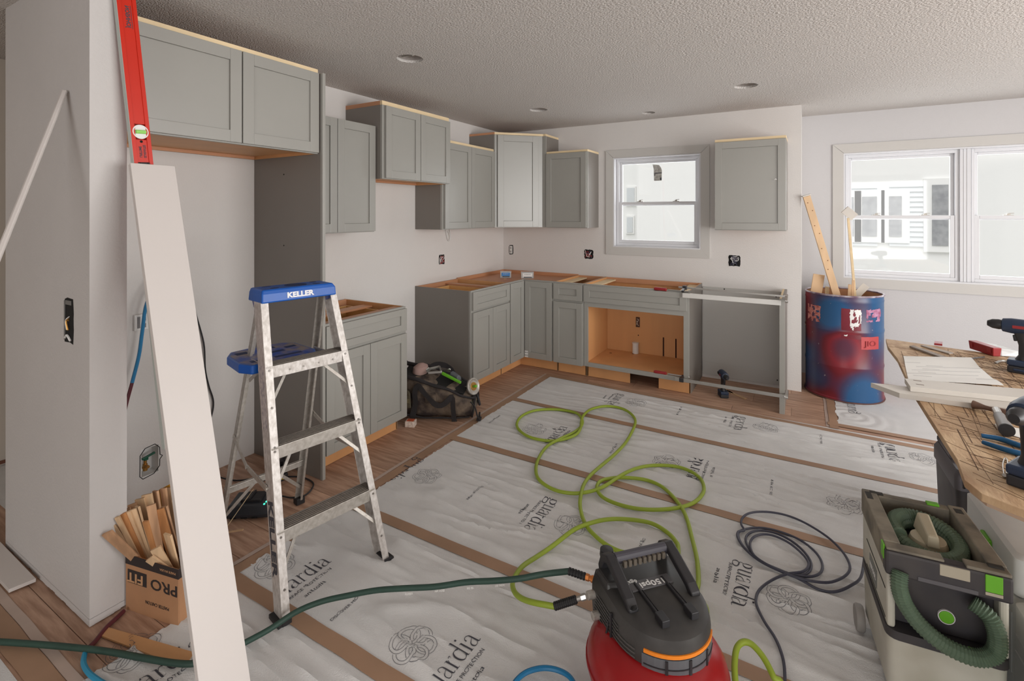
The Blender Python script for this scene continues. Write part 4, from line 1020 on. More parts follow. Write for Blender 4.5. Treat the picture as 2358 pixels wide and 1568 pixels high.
# ------------------------------------------------------------------ carton of shims
bx = thing('carton', 'upside down printed brown carton filled with cedar shims', 'box', (.884, -3.919, 0), math.radians(12))
cw, cd, ch = .275, .19, .212
b = MB()
b.box(-cw/2, cw/2, -cd/2, -cd/2+.004, 0, ch).box(-cw/2, cw/2, cd/2-.004, cd/2, 0, ch).box(-cw/2, -cw/2+.004, -cd/2+.004, cd/2-.004, 0, ch).box(cw/2-.004, cw/2, -cd/2+.004, cd/2-.004, 0, ch).box(-cw/2+.004, cw/2-.004, -cd/2+.004, cd/2-.004, 0, .004)
fresh(b, 'carton_walls', CARD, bx, .001)
fresh(MB().box(-cw/2-.0006, cw/2+.0006, -cd/2-.0008, -cd/2, ch-.036, ch+.001).box(cw/2, cw/2+.0008, -cd/2, cd/2, ch-.036, ch+.001), 'printed_band', CARDK, bx, 0)
MF = lambda x, z, rot=PI: Matrix.Translation((x, -cd/2-.0006, z)) @ Matrix.Rotation(rot, 4, 'Y') @ frame_m((0, 0, 0), (1, 0, 0), (0, 0, 1))
fresh(MB().box(-cw/2+.012, -.025, -cd/2-.0009, -cd/2, .108, .158), 'printed_block', CARDK, bx, 0)
text('FIT', .05, mat('print_tan', (190, 145, 106), .85), MF(-.085, .131) @ Matrix.Translation((0, 0, .0008)), bx, 'lettering', bold=.001, width=.085)
text('PRO', .056, CARDK, MF(.065, .131), bx, 'lettering', bold=.0008, width=.135)
text('MASTER CARTON', .017, CARDK, MF(.03, .055), bx, 'lettering', width=.12)
text('MADE IN USA', .012, mat('print_tan', (190, 145, 106), .85), MF(.085, ch-.018) @ Matrix.Translation((0, 0, .0008)), bx, 'lettering', width=.08)
# shims: every one a thing
sm = {}
def shim_mesh(k):
    if k not in sm:
        L, w_, t_ = [(.30, .036, .008), (.34, .030, .007), (.26, .040, .009)][k % 3]
        b = MB().hexa([(-w_/2, -t_*.18, 0), (w_/2, -t_*.18, 0), (w_/2, t_*.18, 0), (-w_/2, t_*.18, 0), (-w_/2, -t_/2, L), (w_/2, -t_/2, L), (w_/2, t_/2, L), (-w_/2, t_/2, L)])
        o = b.build('shim', [CEDAR, CEDAR2, CEDAR3][k//3], None, .0006); sm[k] = o.data; bpy.data.objects.remove(o)
    return sm[k]
def atd(px, py, dep): return CAM+(FW+RT*((px-1179)/1151.03)-Vector((0, 0, 1))*((py-494.19)/1151.03))*dep
r = random.Random(5)
# (top px, bottom px, depth at top, depth at bottom, width, colour) traced along sight lines, each a real wedge of its own
SH = [(246, 1226, 318, 1292, 1.86, 1.92, .040, 0), (255, 1212, 312, 1290, 1.90, 1.94, .036, 5), (270, 1190, 322, 1292, 1.90, 1.94, .016, 4), (282, 1183, 332, 1296, 1.92, 1.95, .022, 8), (294, 1178, 340, 1300, 1.93, 1.96, .020, 1), (305, 1173, 346, 1300, 1.94, 1.97, .024, 4), (316, 1166, 352, 1300, 1.97, 1.98, .026, 1),
      (335, 1200, 365, 1302, 1.90, 1.94, .020, 8), (348, 1162, 372, 1300, 1.97, 1.97, .030, 2), (344, 1285, 396, 1322, 1.87, 1.90, .034, 4), (358, 1262, 398, 1330, 1.88, 1.91, .034, 1), (386, 1230, 410, 1320, 1.90, 1.93, .040, 5), (366, 1172, 400, 1290, 1.98, 1.98, .038, 7), (378, 1166, 414, 1296, 2.0, 2.0, .030, 2),
      (338, 1138, 366, 1290, 2.03, 2.02, .040, 1), (322, 1148, 352, 1290, 2.02, 2.02, .036, 5), (358, 1130, 384, 1290, 2.06, 2.04, .034, 2), (376, 1124, 398, 1290, 2.08, 2.05, .030, 6), (392, 1122, 410, 1290, 2.10, 2.06, .036, 5), (304, 1160, 338, 1290, 2.0, 2.0, .03, 2), (290, 1172, 326, 1292, 1.98, 1.98, .03, 6), (404, 1150, 420, 1290, 2.04, 2.0, .034, 1), (418, 1140, 432, 1290, 2.08, 2.04, .034, 4), (412, 1200, 428, 1300, 1.97, 1.96, .03, 8)]
for k, (tx, ty, bx_, by_, d0, d1, w_, c) in enumerate(SH):
    A_ = atd(tx, ty, d0); B2 = atd(bx_, by_, d1); dn = (A_-B2).normalized(); B2 = B2-dn*.05
    sd = RT.copy(); sd = (sd-dn*sd.dot(dn)).normalized(); sd = (Matrix.Rotation(r.uniform(-.5, .5), 3, dn) @ sd); th = sd.cross(dn).normalized()
    L = (A_-B2).length
    def V(s_, t_, l, tt): return dn*l+sd*(s_*w_/2)+th*(t_*tt/2)
    b = MB().hexa([V(-1, -1, 0, .002), V(1, -1, 0, .002), V(1, 1, 0, .002), V(-1, 1, 0, .002), V(-1, -1, L, .009), V(1, -1, L, .009), V(1, 1, L, .009), V(-1, 1, L, .009)])
    place = ['leftmost low shim jutting out of the carton over the left corner', 'second shim from the left in the carton, wide and tan', 'pale narrow shim edge on near the left of the carton', 'orange shim standing at the left front of the carton', 'straight brown shim left of the middle of the carton', 'pale shim standing left of the middle of the carton', 'tall tan shim at the middle left of the carton', 'narrow orange edge on shim at the centre front of the carton', 'tall brown shim at the centre of the carton', 'short pale shim lying lowest over the carton rim', 'short pale shim with a nail hole above the lowest one', 'wide pale knotty shim at the right front beside the white board'] 
    lab = place[k] if k < len(place) else 'cedar shim in the tall back rows of the carton'
    tag(b.build('shim', [CEDAR, CEDAR2, CEDAR3][[0, 1, 0, 2, 1, 1, 0, 2, 2][c]], None, .0006, loc=B2), lab, 'shim', 'cedar shims in the carton')
tag(MB().box(-.10, .10, -.003, .003, -.045, .045).xf(Matrix.Rotation(-.5, 4, 'Y')).build('folder', mat('yellow_card', (228, 164, 44), .6), None, .001, loc=(.66, -3.86, .300)), 'bright yellow card sticking up behind the cedar shims', 'card')

# ------------------------------------------------------------------ charger, bundle of plugs, small things on the floor at the alcove
t = thing('battery_charger', 'dark battery charger with glowing green lights on the floor under the stepladder', 'charger', (.60, -3.42, 0), math.radians(35))
b = MB().loft([[(-.105, -.065, .008), (.105, -.065, .008), (.105, .065, .008), (-.105, .065, .008)], [(-.108, -.07, .03), (.108, -.07, .03), (.108, .07, .03), (-.108, .07, .03)], [(-.098, -.055, .068), (.098, -.055, .068), (.098, .062, .078), (-.098, .062, .078)]])
fresh(b, 'shell', mat('charger_black', (44, 48, 54), .4), t, .008)
fresh(MB().box(-.05, .05, -.03, .05, .068, .084).box(-.012, .0, -.03, .05, .084, .092), 'battery_dock', BLACK, t, .004)
fresh(MB().box(.070, .078, -.052, -.044, .0665, .071).box(.074, .082, -.036, -.026, .0685, .073).box(.078, .086, -.018, -.008, .071, .0752), 'status_light', mat('led_green', (70, 235, 190), .4, emit=1.6), t, .001)
b = MB()
for a_, c_ in ((-.08, -.05), (-.03, .0), (.02, .05)): b.box(a_, c_, -.0705, -.069, .012, .018)
fresh(b, 'foot_vent', DARK, t, 0)
tag(MB().tube([(.56, -3.36, .05), (.60, -3.28, .02), (.66, -3.24, .006), (.70, -3.18, .006), (.64, -3.09, .006), (.52, -3.08, .006), (.42, -3.14, .006), (.36, -3.22, .006)], .0042, 6).build('charger_cord', BLACK, None, smooth=True), 'black cord looping from the charger to the plugs by the panel', 'cord')
t = thing('plug_bundle', 'tangled bundle of black plugs and adapters on the floor beside the fridge panel', 'plugs', (.37, -3.12, 0))
fresh(MB().box(-.045, .04, -.03, .03, .0, .05).box(.03, .09, -.05, .0, .0, .035).bar((-.02, .02, .055), (.03, .03, .075), .03, .02), 'adapter', BLACK, t, .004)
MB().tube([(-.05, 0, .03), (-.02, .05, .07), (.04, .02, .085), (.07, -.04, .05), (.02, -.06, .02), (-.05, -.03, .05), (-.01, .02, .09), (.05, .01, .06)], .005, 6).build('tangled_wire', BLACK, t, smooth=True)
fresh(MB().bar((.07, -.045, .018), (.095, -.03, .018), .014, .012), 'yellow_tip', mat('yellow_tip', (226, 190, 40), .5), t, .002)
tag(MB().bar((.600, -3.55, .004), (.615, -3.455, .105), .0035, .002).bar((.615, -3.455, .105), (.619, -3.43, .13), .002, .0015).build('wood_splinter', PALE, None), 'pale wood splinter leaning against the charger', 'splinter')
tag(MB().bar((.64, -3.60, .008), (.72, -3.545, .02), .010, .005).build('wood_splinter', PINE, None, .001), 'short orange brown splinter on the floor left of the ladder foot', 'splinter')

# ------------------------------------------------------------------ tool bag
t = thing('tool_bag', 'worn camouflage tool bag lying open against the base cabinet', 'bag', (.59, -1.925, 0), math.radians(-63))
t.scale = (1.1, 1.12, 1.12)
def ring(y, w_, h_, sag=0, top=0):
    out = []
    for i in range(20):
        a = 2*PI*i/20; c, s_ = math.cos(a), math.sin(a)
        x = w_/2*(abs(c)**.6)*(1 if c > 0 else -1); z = h_/2*(1+(abs(s_)**.6)*(1 if s_ > 0 else -1))
        out.append((x*(1+.04*noise.noise(Vector((y*9, i, 1)))), y, max(.0, z)+.01*noise.noise(Vector((y*8, i*.7, 4)))))
    return out
bgm = MB()
rings = []
Lb = .50
for i in range(13):
    y = -Lb/2+Lb*i/12; e = 1-abs(2*i/12-1)**5*.25
    # open top: squashed rings, rim drawn separately
    rr = ring(y, .27*e+.015*noise.noise(Vector((i*.8, 0, 0))), (.235+.03*noise.noise(Vector((i*.9, 3, 0))))*e)
    rings.append([(p[0], p[1], min(p[2], .205+.02*noise.noise(Vector((i*.5, 8, 0))))) for p in rr])
bgm.loft(rings); bgm.build('bag_body', BAG, t, smooth=True)
def rim(pts, r_): return MB().tube(pts, r_, 8)
rp = [(-.125, -.24, .21), (-.14, -.1, .225), (-.15, .05, .215), (-.135, .2, .20), (-.06, .262, .185), (.06, .262, .18), (.135, .2, .195), (.14, .05, .21), (.145, -.1, .22), (.125, -.24, .215), (.05, -.268, .235), (-.05, -.268, .24), (-.125, -.24, .21)]
rim(rp, .010).build('rim_piping', BAGD, t, smooth=True)
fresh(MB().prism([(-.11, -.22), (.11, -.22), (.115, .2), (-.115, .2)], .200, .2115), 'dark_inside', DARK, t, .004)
rim([(.13, -.235, .03), (.146, -.1, .02), (.148, .1, .02), (.12, .235, .03)], .006).build('base_piping', BAGD, t, smooth=True)
# side facing the camera (+x is towards the room after rotation): pockets, straps, end panel
def strap(pts, w_, nm='carry_strap'):
    P = spline(pts, 5); b = MB()
    vs = []
    for i, p in enumerate(P):
        d = (P[min(i+1, len(P)-1)]-P[max(i-1, 0)]).normalized(); n = Vector((1, 0, 0)); s_ = d.cross(n).normalized()*w_/2
        for q in (p+s_, p-s_): vs += [q, q+n*.005]
    fs = []
    for i in range(len(P)-1):
        a = 4*i; fs += [(a+1, a+3, a+7, a+5), (a, a+4, a+6, a+2), (a, a+1, a+5, a+4), (a+2, a+6, a+7, a+3)]
    return b.add(vs, fs).build(nm, BAGD, t, smooth=True)
for sx in (1, -1):
    strap([(sx*.146, -.14, .0), (sx*.148, -.13, .09), (sx*.150, -.10, .19), (sx*.17, -.02, .14 if sx > 0 else .25), (sx*.165, .06, .11 if sx > 0 else .25), (sx*.150, .12, .17), (sx*.150, .13, .09), (sx*.147, .14, .0)], .034)
fresh(MB().box(.140, .158, -.235, -.155, .06, .14).box(.143, .163, -.230, -.160, .125, .150), 'side_pocket', mat('olive_pocket', (86, 78, 60), .85, var=.2), t, .006)
fresh(MB().box(.158, .1595, -.225, -.165, .085, .105), 'faded_patch', mat('olive_patch', (120, 110, 80), .85, var=.3, vscale=40), t, .001)
fresh(MB().box(.142, .152, -.06, .02, .10, .175), 'side_pocket', BAG, t, .006)
fresh(MB().box(-.09, .09, .246, .256, .03, .15), 'end_pocket', mat('camo_light', (120, 104, 92), .85, rgb2=(70, 78, 62), vscale=26), t, .008)
b = MB().tube([(-.10, .25, .02), (-.12, .262, .10), (-.06, .268, .175), (.06, .268, .17), (.12, .262, .09), (.10, .25, .02)], .007, 8); b.build('end_piping', BAGD, t, smooth=True)
MB().tube([(.12, .24, .15), (.15, .28, .12), (.17, .30, .06), (.15, .31, .02), (.10, .30, .012), (.02, .29, .02)], .006, 8).build('loose_strap', BAGD, t, smooth=True)
fresh(MB().box(.10, .16, .285, .315, .012, .034), 'strap_pad', BAGD, t, .008)
def wz(p): p = Vector(p); p.z *= 1.10-1.25*p.y; return p
for ch in t.children:
    for v in ch.data.vertices:
        q = wz(v.co); k = min(1, q.z/.05)
        q += Vector((noise.noise(q*9), noise.noise(q*9+Vector((5, 0, 0))), noise.noise(q*8+Vector((0, 7, 0)))))*.016*k; v.co = q
BG0 = Matrix.Translation((.59, -1.925, .02)) @ Matrix.Rotation(math.radians(-63), 4, 'Z')
tag(MB().lathe([(0, 0), (.045, 0), (.05, .02), (.045, .055), (.02, .075), (0, .078)], 18, Matrix.Scale(1.5, 4, (0, 1, 0))).build('cloth_bundle', mat('rag_pink', (170, 140, 132), .9, var=.2), None, loc=tuple(BG0 @ Vector((-.02, -.14, .27))), smooth=True), 'pinkish rag bundle lying in the tool bag', 'rag')
BG = Matrix.Translation((.59, -1.925, .02)) @ Matrix.Rotation(math.radians(-63), 4, 'Z') @ Matrix.Scale(1.08, 4)
def inbag(b, nm, m, bev=.001, smooth=False):
    b.v = [tuple(wz(p)) for p in b.v]
    return b.xf(BG).build(nm, m, None, bev, smooth)
o = inbag(MB().bar((-.03, -.07, .235), (-.06, .0, .262), .012, .012).bar((-.06, 0, .262), (.03, .03, .262), .012, .012).bar((.03, .03, .262), (.05, -.06, .235), .012, .012).bar((-.03, -.07, .235), (-.01, -.09, .225), .016, .02), 'c_clamp', STEEL); tag(o, 'silver c clamp frame on top of the tool bag', 'clamp')
o = inbag(MB().bar((-.09, .02, .235), (.02, .085, .295), .02, .006).bar((.02, .085, .295), (.03, .09, .305), .012, .006), 'putty_knife', STEEL); tag(o, 'steel blade sticking up out of the tool bag', 'tool')
o = inbag(MB().bar((.00, .03, .245), (.04, .17, .235), .022, .018), 'caulk_frame', GREENV, .003); tag(o, 'bright green tool handle in the tool bag', 'tool')
o = inbag(MB().cyl((-.05, .10, .235), (-.01, .15, .245), .03, 18, r2=.02), 'dust_cup', mat('cup_grey', (96, 100, 104), .4), .002); tag(o, 'grey round cup in the tool bag behind the green handle', 'cup')
gr = thing('tool_with_disc', 'round steel flange tool with a green spindle at the end of the tool bag', 'tool', BG @ Vector((.03, .25, .125)))
R_ = gr.location
ax = (BG.to_3x3() @ Vector((.55, .75, .25))).normalized()
Mg = ax.to_track_quat('Z', 'Y').to_matrix().to_4x4()
fresh(MB().lathe([(.02, 0), (.058, 0), (.062, .004), (.062, .016), (.056, .02), (.044, .014), (.02, .012)], 32, Matrix.Translation((0, 0, .06)) @ Mg), 'flange_ring', ALU, gr, .001)
fresh(MB().lathe([(.0, 0), (.03, 0), (.03, .006), (0, .006)], 24, Matrix.Translation((0, 0, .06)) @ Mg @ Matrix.Translation((0, 0, .012))), 'inner_disc', BRASS, gr, .001)
fresh(MB().cyl(Vector((0, 0, .06))+ax*.018, Vector((0, 0, .06))+ax*.045, .010, 12), 'green_spindle', GREENV, gr, .002)
fresh(MB().cyl(Vector((0, 0, .06))-ax*.16, Vector((0, 0, .06)), .006, 10).bar(Vector((0, 0, .0)), Vector((.0, 0, .05)), .03, .03), 'rod', STEEL, gr, .001)
fresh(MB().cyl((.03, .02, .0), (.045, .035, -.085), .010, 12), 'side_grip', BLACK, gr, .003)
t = thing('small_box', 'small orange and white carton on the floor beside the tool bag', 'box', (.58, -2.22, 0), .4)
fresh(MB().box(-.035, .035, -.03, .03, 0, .042), 'carton', mat('white_carton', (222, 208, 196), .7, rgb2=(190, 170, 156), vscale=60), t, .004)
fresh(MB().box(-.025, .025, -.022, .022, .0415, .0435), 'orange_lid_print', mat('orange_print', (214, 100, 60), .7, var=.3, vscale=60), t, 0)

# ------------------------------------------------------------------ drill on floor of dishwasher bay, wood scraps
def drill(label, loc, rz, s=1, body=NAVY):
    t = thing('cordless_drill', label, 'drill', loc, rz)
    fresh(MB().box(-.045*s, .045*s, -.032*s, .032*s, 0, .028*s), 'battery', mat('battery_black', (40, 40, 44), .5), t, .005*s)
    fresh(MB().box(-.046*s, .046*s, -.033*s, .033*s, .028*s, .052*s).box(-.03*s, .04*s, -.0345*s, .0345*s, .007*s, .02*s), 'battery_mount', body, t, .006*s)
    b = MB(); rings = []
    for z, x, rx, ry in ((.045, .0, .03, .024), (.07, .004, .019, .017), (.11, .004, .0185, .018), (.145, -.002, .021, .019), (.165, -.004, .03, .022)):
        rings.append([(s*(x+rx*math.cos(2*PI*i/14)), s*ry*math.sin(2*PI*i/14), s*z) for i in range(14)])
    b.loft(rings).build('grip', BLACK, t, smooth=True)
    fresh(MB().bar((-.026*s, 0, .15*s), (-.022*s, 0, .125*s), .012*s, .012*s), 'trigger', BLACK, t, .003*s)
    b = MB().lathe([(.0, 0), (.026, .0), (.03, .012), (.031, .05), (.031, .09), (.027, .115), (.022, .118), (.0, .118)], 18, Matrix.Translation((.055*s, 0, .185*s)) @ Matrix.Rotation(-PI/2, 4, 'Y') @ Matrix.Scale(s, 4))
    b.build('motor_housing', body, t, smooth=True)
    b = MB().lathe([(.0, 0), (.019, 0), (.021, .01), (.019, .03), (.011, .045), (0, .045)], 14, Matrix.Translation((-.062*s, 0, .185*s)) @ Matrix.Rotation(-PI/2, 4, 'Y') @ Matrix.Scale(s, 4)); b.build('chuck', BLACK, t, smooth=True)
    b = MB()
    for k in range(4): b.box((.012+k*.010)*s, (.017+k*.010)*s, -.0325*s, .0325*s, .178*s, .196*s)
    fresh(b, 'vent_slots', DARK, t, 0)['kind'] = 'stuff'
    fresh(MB().box(-.03*s, .005*s, -.0318*s, .0318*s, .18*s, .192*s), 'red_badge', RED, t, .001)
    return t
drill('dark blue cordless drill standing on its battery in the dishwasher bay', (2.43, -.46, 0), math.radians(115))
tag(MB().bar((2.43, -.30, .004), (2.60, -.43, .004), .026, .006).build('shim_scrap', PINE, None, .0005), 'tan shim scrap on the floor behind the drill in the bay, nearest the end panel', 'scrap')
tag(MB().bar((2.40, -.24, .004), (2.49, -.36, .004), .024, .006).build('shim_scrap', PINE, None, .0005), 'shorter tan shim scrap on the floor right behind the standing drill', 'scrap')

# screw boxes on the corner cabinet
for nm, lb_, x, y, wd, cfill, clab, words in (('screw_box', 'clear lidded box of screws with a blue label on the corner cabinet', .275, -.40, .115, mat('screw_fill', (110, 90, 84), .7, var=.3, vscale=90), mat('label_blue', (60, 132, 200), .5), 'SCREWS'), ('screw_box', 'clear box with a white label, on the corner cabinet right of the blue one', .50, -.335, .13, TRANS, mat('label_white', (236, 236, 234), .5), 'SCREWS')):
    t = thing(nm, lb_, 'box', (x, y, .850), math.radians(31))
    fresh(MB().box(-wd/2, wd/2, -.04, .04, 0, .003).box(-wd/2, -wd/2+.002, -.04, .04, .003, .062).box(wd/2-.002, wd/2, -.04, .04, .003, .062).box(-wd/2+.002, wd/2-.002, -.04, -.038, .003, .062).box(-wd/2+.002, wd/2-.002, .038, .04, .003, .062).box(-wd/2-.002, wd/2+.002, -.042, .042, .062, .066), 'clear_case', TRANS, t, .001)
    if cfill is not TRANS: fresh(MB().box(-wd/2+.006, wd/2-.006, -.034, .034, .004, .04), 'screws', cfill, t, .002)
    fresh(MB().box(-wd*.38, wd*.38, -.0425, -.041, .020 if cfill is not TRANS else .010, .055), 'printed_label', clab, t, 0)
    fresh(MB().box(-wd*.3, wd*.36, -.0432, -.0426, .010, .018), 'black_band', INK, t, 0)
    text(words, .012, WHITEP if cfill is not TRANS else INK, frame_m((0, -.0434, .042), (1, 0, 0), (0, 0, 1)), t, 'lettering', width=wd*.5)
tag(MB().bar((.27, -.50, .8515), (.33, -.52, .8515), .012, .003).bar((.33, -.52, .8515), (.345, -.50, .8515), .01, .003).build('wood_chip', PINE, None), 'small brown wood chip on the corner cabinet top', 'scrap')
tag(MB().bar((.66, -.42, .852), (.72, -.45, .852), .008, .004).build('screw_bit', SCREW, None), 'small dark driver bit on the corner cabinet top', 'bit')

# ------------------------------------------------------------------ painted drum with wood scraps
DC = (3.300, .165)
t = thing('steel_drum', 'dented steel drum sprayed red and blue, used as a bin by the dining window', 'drum', (*DC, 0))
prof = [(.270, .003), (.284, .003), (.286, .022), (.279, .03), (.279, .26), (.283, .275), (.283, .285), (.279, .30), (.279, .55), (.283, .565), (.283, .575), (.279, .59), (.279, .80), (.282, .812), (.279, .825), (.279, .85)]
b = MB(); seg = 64; rings = []
for r_, z in prof:
    rings.append([((r_+.0018*noise.noise(Vector((math.cos(a)*2, math.sin(a)*2, z*5))))*math.cos(a), (r_+.0018*noise.noise(Vector((math.cos(a)*2, math.sin(a)*2, z*5))))*math.sin(a), z) for a in [2*PI*i/seg for i in range(seg)]])
b.loft(rings, cap=False); dd = b.build('drum_shell', DRUM, t, smooth=True)
MB().lathe([(.272, .02), (.272, .85)], 48, cap=False).build('inner_wall', mat('drum_inside', (170, 120, 84), .7, var=.3, vscale=6), t, smooth=True)
MB().lathe([(0, .02), (.272, .02)], 48, cap=False).build('drum_floor', mat('drum_inside', (170, 120, 84), .7, var=.3, vscale=6), t)
b = MB(); b.tube([(.279*math.cos(2*PI*i/40), .279*math.sin(2*PI*i/40), .857) for i in range(41)], .0075, 8, smooth_n=1); b.build('rolled_rim', mat('chipped_rim', (196, 190, 196), .4, rgb2=(110, 80, 100), vscale=16), t, smooth=True)
b = MB(); b.tube([(.284*math.cos(2*PI*i/40), .284*math.sin(2*PI*i/40), .008) for i in range(41)], .006, 8, smooth_n=1); b.build('bottom_chime', mat('rusty', (98, 62, 56), .7, var=.3, vscale=30), t, smooth=True)
def decal(pts, m, nm, off=.0016):
    # patch on the drum side: pts = (angle deg, z)
    P = [((.279+off)*math.cos(math.radians(a)), (.279+off)*math.sin(math.radians(a)), z) for a, z in pts]
    n = len(P); b = MB(); cx_ = sum(p[0] for p in pts)/n; cz = sum(p[1] for p in pts)/n
    c = ((.2795+off)*math.cos(math.radians(cx_)), (.2795+off)*math.sin(math.radians(cx_)), cz)
    b.add(P+[c], [(i, (i+1) % n, n) for i in range(n)]).build(nm, m, t)
def patch(a0, a1, z0, z1, m, nm, off=.0014, rag=.0, seed=1, na=10, nz=8, thr=None):
    b = MB(); 
    for i in range(na):
        for j in range(nz):
            aa = a0+(a1-a0)*(i+.5)/na; zz = z0+(z1-z0)*(j+.5)/nz
            if thr is not None and noise.noise(Vector((i*.31+seed, j*.37, seed*1.7))) < thr: continue
            q = []
            for (ii, jj) in ((i, j), (i+1, j), (i+1, j+1), (i, j+1)):
                e = rag*noise.noise(Vector((ii*.9, jj*.8, seed))) 
                a = math.radians(a0+(a1-a0)*ii/na+e*180); z = z0+(z1-z0)*jj/nz+e
                q.append(((.279+off)*math.cos(a), (.279+off)*math.sin(a), z))
            b.add(q, [(0, 1, 2, 3)])
    return b.build(nm, m, t)
# the camera looks at the drum from about -93 degrees
patch(-96, -68, .52, .76, mat('maroon_label', (122, 22, 42), .4, var=.25, vscale=9), 'torn_maroon_label', .0012, .004, 3)
patch(-84, -68, .62, .755, WHITEP, 'paper_remnant', .0022, .012, 5, 12, 10, -.12)
patch(-92, -76, .54, .62, WHITEP, 'paper_remnant', .0022, .012, 8, 12, 8, .18)
patch(-158, -128, .62, .755, mat('pinkish_remnant', (216, 150, 140), .6, rgb2=(170, 80, 70), vscale=30), 'pink_remnant', .0016, .012, 6, 14, 10, -.16)
patch(-60, -30, .66, .76, mat('lilac_remnant', (190, 140, 170), .6, rgb2=(150, 80, 110), vscale=30), 'lilac_remnant', .0016, .012, 9, 12, 8, -.12)
patch(-68, -36, .44, .54, mat('salmon_band', (180, 66, 68), .5), 'salmon_band', .0012, .002, 2)
Mdr = frame_m((.2812*math.cos(math.radians(-53)), .2812*math.sin(math.radians(-53)), .485), (-math.sin(math.radians(-53)), math.cos(math.radians(-53)), 0), (0, 0, 1))
text('JIO', .06, mat('outline_dark', (150, 40, 46), .5), Mdr @ Matrix.Translation((0, 0, .002)), t, 'lettering', width=.10)
def stick(name, label, p0, p1, w_, h_, m, up=(0, 0, 1), cat='scrap wood', holes=0):
    P0 = Vector(p0); P1 = Vector(p1)
    o = MB().bar((0, 0, 0), P1-P0, w_, h_, up).build(name, m, None, .001, loc=P0)
    return tag(o, label, cat)
A = atp(1857, 452, 'y', -.02); B_ = Vector((3.36, .26, .10)); A2 = atp(1924, 672, 'y', .10); dd_ = (A-A2).normalized(); 
low = A-dd_*1.35
o = stick('pine_furring_strip', 'tall knotty pine strip with screw holes standing in the drum', low, A, .056, .018, PINE, up=(.3, -1, 0))
b = MB(); ru = dd_.cross(Vector((.3, -1, 0))).normalized(); nn_ = ru.cross(dd_).normalized(); sg = 1 if nn_.y < 0 else -1
for i, q in enumerate((.06, .14, .28, .36, .50, .62, .70)):
    c = (A-low)*1-dd_*q*.92+ru*(.010 if i % 2 else -.008); b.cyl(c+nn_*sg*.0085, c+nn_*sg*.0095, .0045, 8)
fresh(b, 'screw_hole', mat('hole_brown', (120, 76, 46), .8), o, 0)['kind'] = 'stuff'
fresh(MB().bar((A-low)+dd_*.002, (A-low)+dd_*.012, .066, .03, (.3, -1, 0)), 'end_block', BOARDW, o)
C1 = atp(1953, 502, 'y', .18); C2 = atp(1967, 660, 'y', .17); d2 = (C1-C2).normalized(); stick('edge_strip', 'second tall thin pine strip seen edge on, standing in the drum before the window', C1-d2*1.2, C1, .018, .045, PALE, up=(0, 1, 0))
tag(MB().box(-.05, .05, -.010, .010, -.035, .035).xf(Matrix.Rotation(.75, 4, 'Y') @ Matrix.Rotation(.2, 4, 'Z')).build('wood_block', BOARDW, None, .001, loc=C1+d2*.028+Vector((.012, 0, .012))), 'pale block nailed to the top of the second pine strip', 'scrap wood')
stick('pine_offcut', 'wide broken pine offcut at the left in the drum', (3.06, .13, .55), atp(1886, 632, 'y', .12), .085, .016, PINE, up=(.2, -1, 0))
stick('pine_offcut', 'narrow pale offcut beside the tall knotty strip in the drum', (3.17, .14, .5), atp(1905, 660, 'y', .14), .03, .016, PALE, up=(0, -1, 0))
stick('pine_offcut', 'short brown offcut in the middle of the drum, front one', (3.32, .12, .5), atp(1957, 655, 'y', .12), .022, .02, PINE, up=(0, -1, 0))
stick('pine_offcut', 'short brown offcut just right of the other, reaching higher in the drum', (3.35, .15, .5), atp(1965, 645, 'y', .15), .020, .02, PINE, up=(0, -1, 0))
stick('white_offcut', 'white painted offcut tilted at the right side of the drum', (3.31, .20, .72), atp(1995, 657, 'y', .22), .055, .02, BOARDW, up=(0, -1, .2))

# ------------------------------------------------------------------ hoses and cords on the floor
HZ = .012
def onfloor(P, r_):
    # densify and keep the tube on top of the wrinkled sheets
    Q = spline(P, 5)
    z = [max(p.z, (wr(p.x, p.y) if p.x > .95 and p.y < -.73 and p.y > -4.6 else .0)+r_+.001) for p in Q]; n = len(z)
    z = [max(z[max(0, i-4):i+5]) for i in range(n)]
    for _ in range(2): z = [sum(z[max(0, i-3):i+4])/len(z[max(0, i-3):i+4]) for i in range(n)]
    return [Vector((p.x, p.y, h)) for p, h in zip(Q, z)]
lime = [(1590, 1400), (1606, 1360), (1608, 1330), (1604, 1290), (1592, 1240), (1583, 1205), (1569, 1172), (1547, 1142), (1520, 1120), (1482, 1106), (1428, 1101), (1398, 1106), (1380, 1116), (1375, 1131), (1390, 1150), (1424, 1167), (1466, 1177), (1512, 1179), (1558, 1174), (1596, 1161), (1615, 1146), (1621, 1130), (1614, 1108), (1592, 1089), (1558, 1077), (1512, 1073), (1474, 1077), (1443, 1088), (1417, 1103), (1394, 1118), (1367, 1130), (1329, 1137), (1291, 1134), (1260, 1123), (1239, 1104), (1234, 1080), (1241, 1056), (1260, 1031), (1291, 1010), (1321, 996), (1338, 982), (1341, 968), (1329, 955), (1302, 946), (1268, 943), (1230, 947), (1203, 959), (1191, 974), (1193, 989), (1211, 1005), (1237, 1014), (1272, 1017), (1306, 1012), (1328, 1001), (1337, 985), (1339, 968), (1345, 955), (1363, 943), (1394, 938), (1424, 941), (1447, 951), (1462, 968), (1460, 988), (1443, 1016), (1417, 1045), (1386, 1071), (1360, 1094), (1344, 1117), (1337, 1144), (1336, 1174), (1344, 1205), (1360, 1230), (1390, 1254), (1428, 1273), (1470, 1287)]
def lift(i, n): return HZ
ov = {10: 2, 11: 2}
P = []
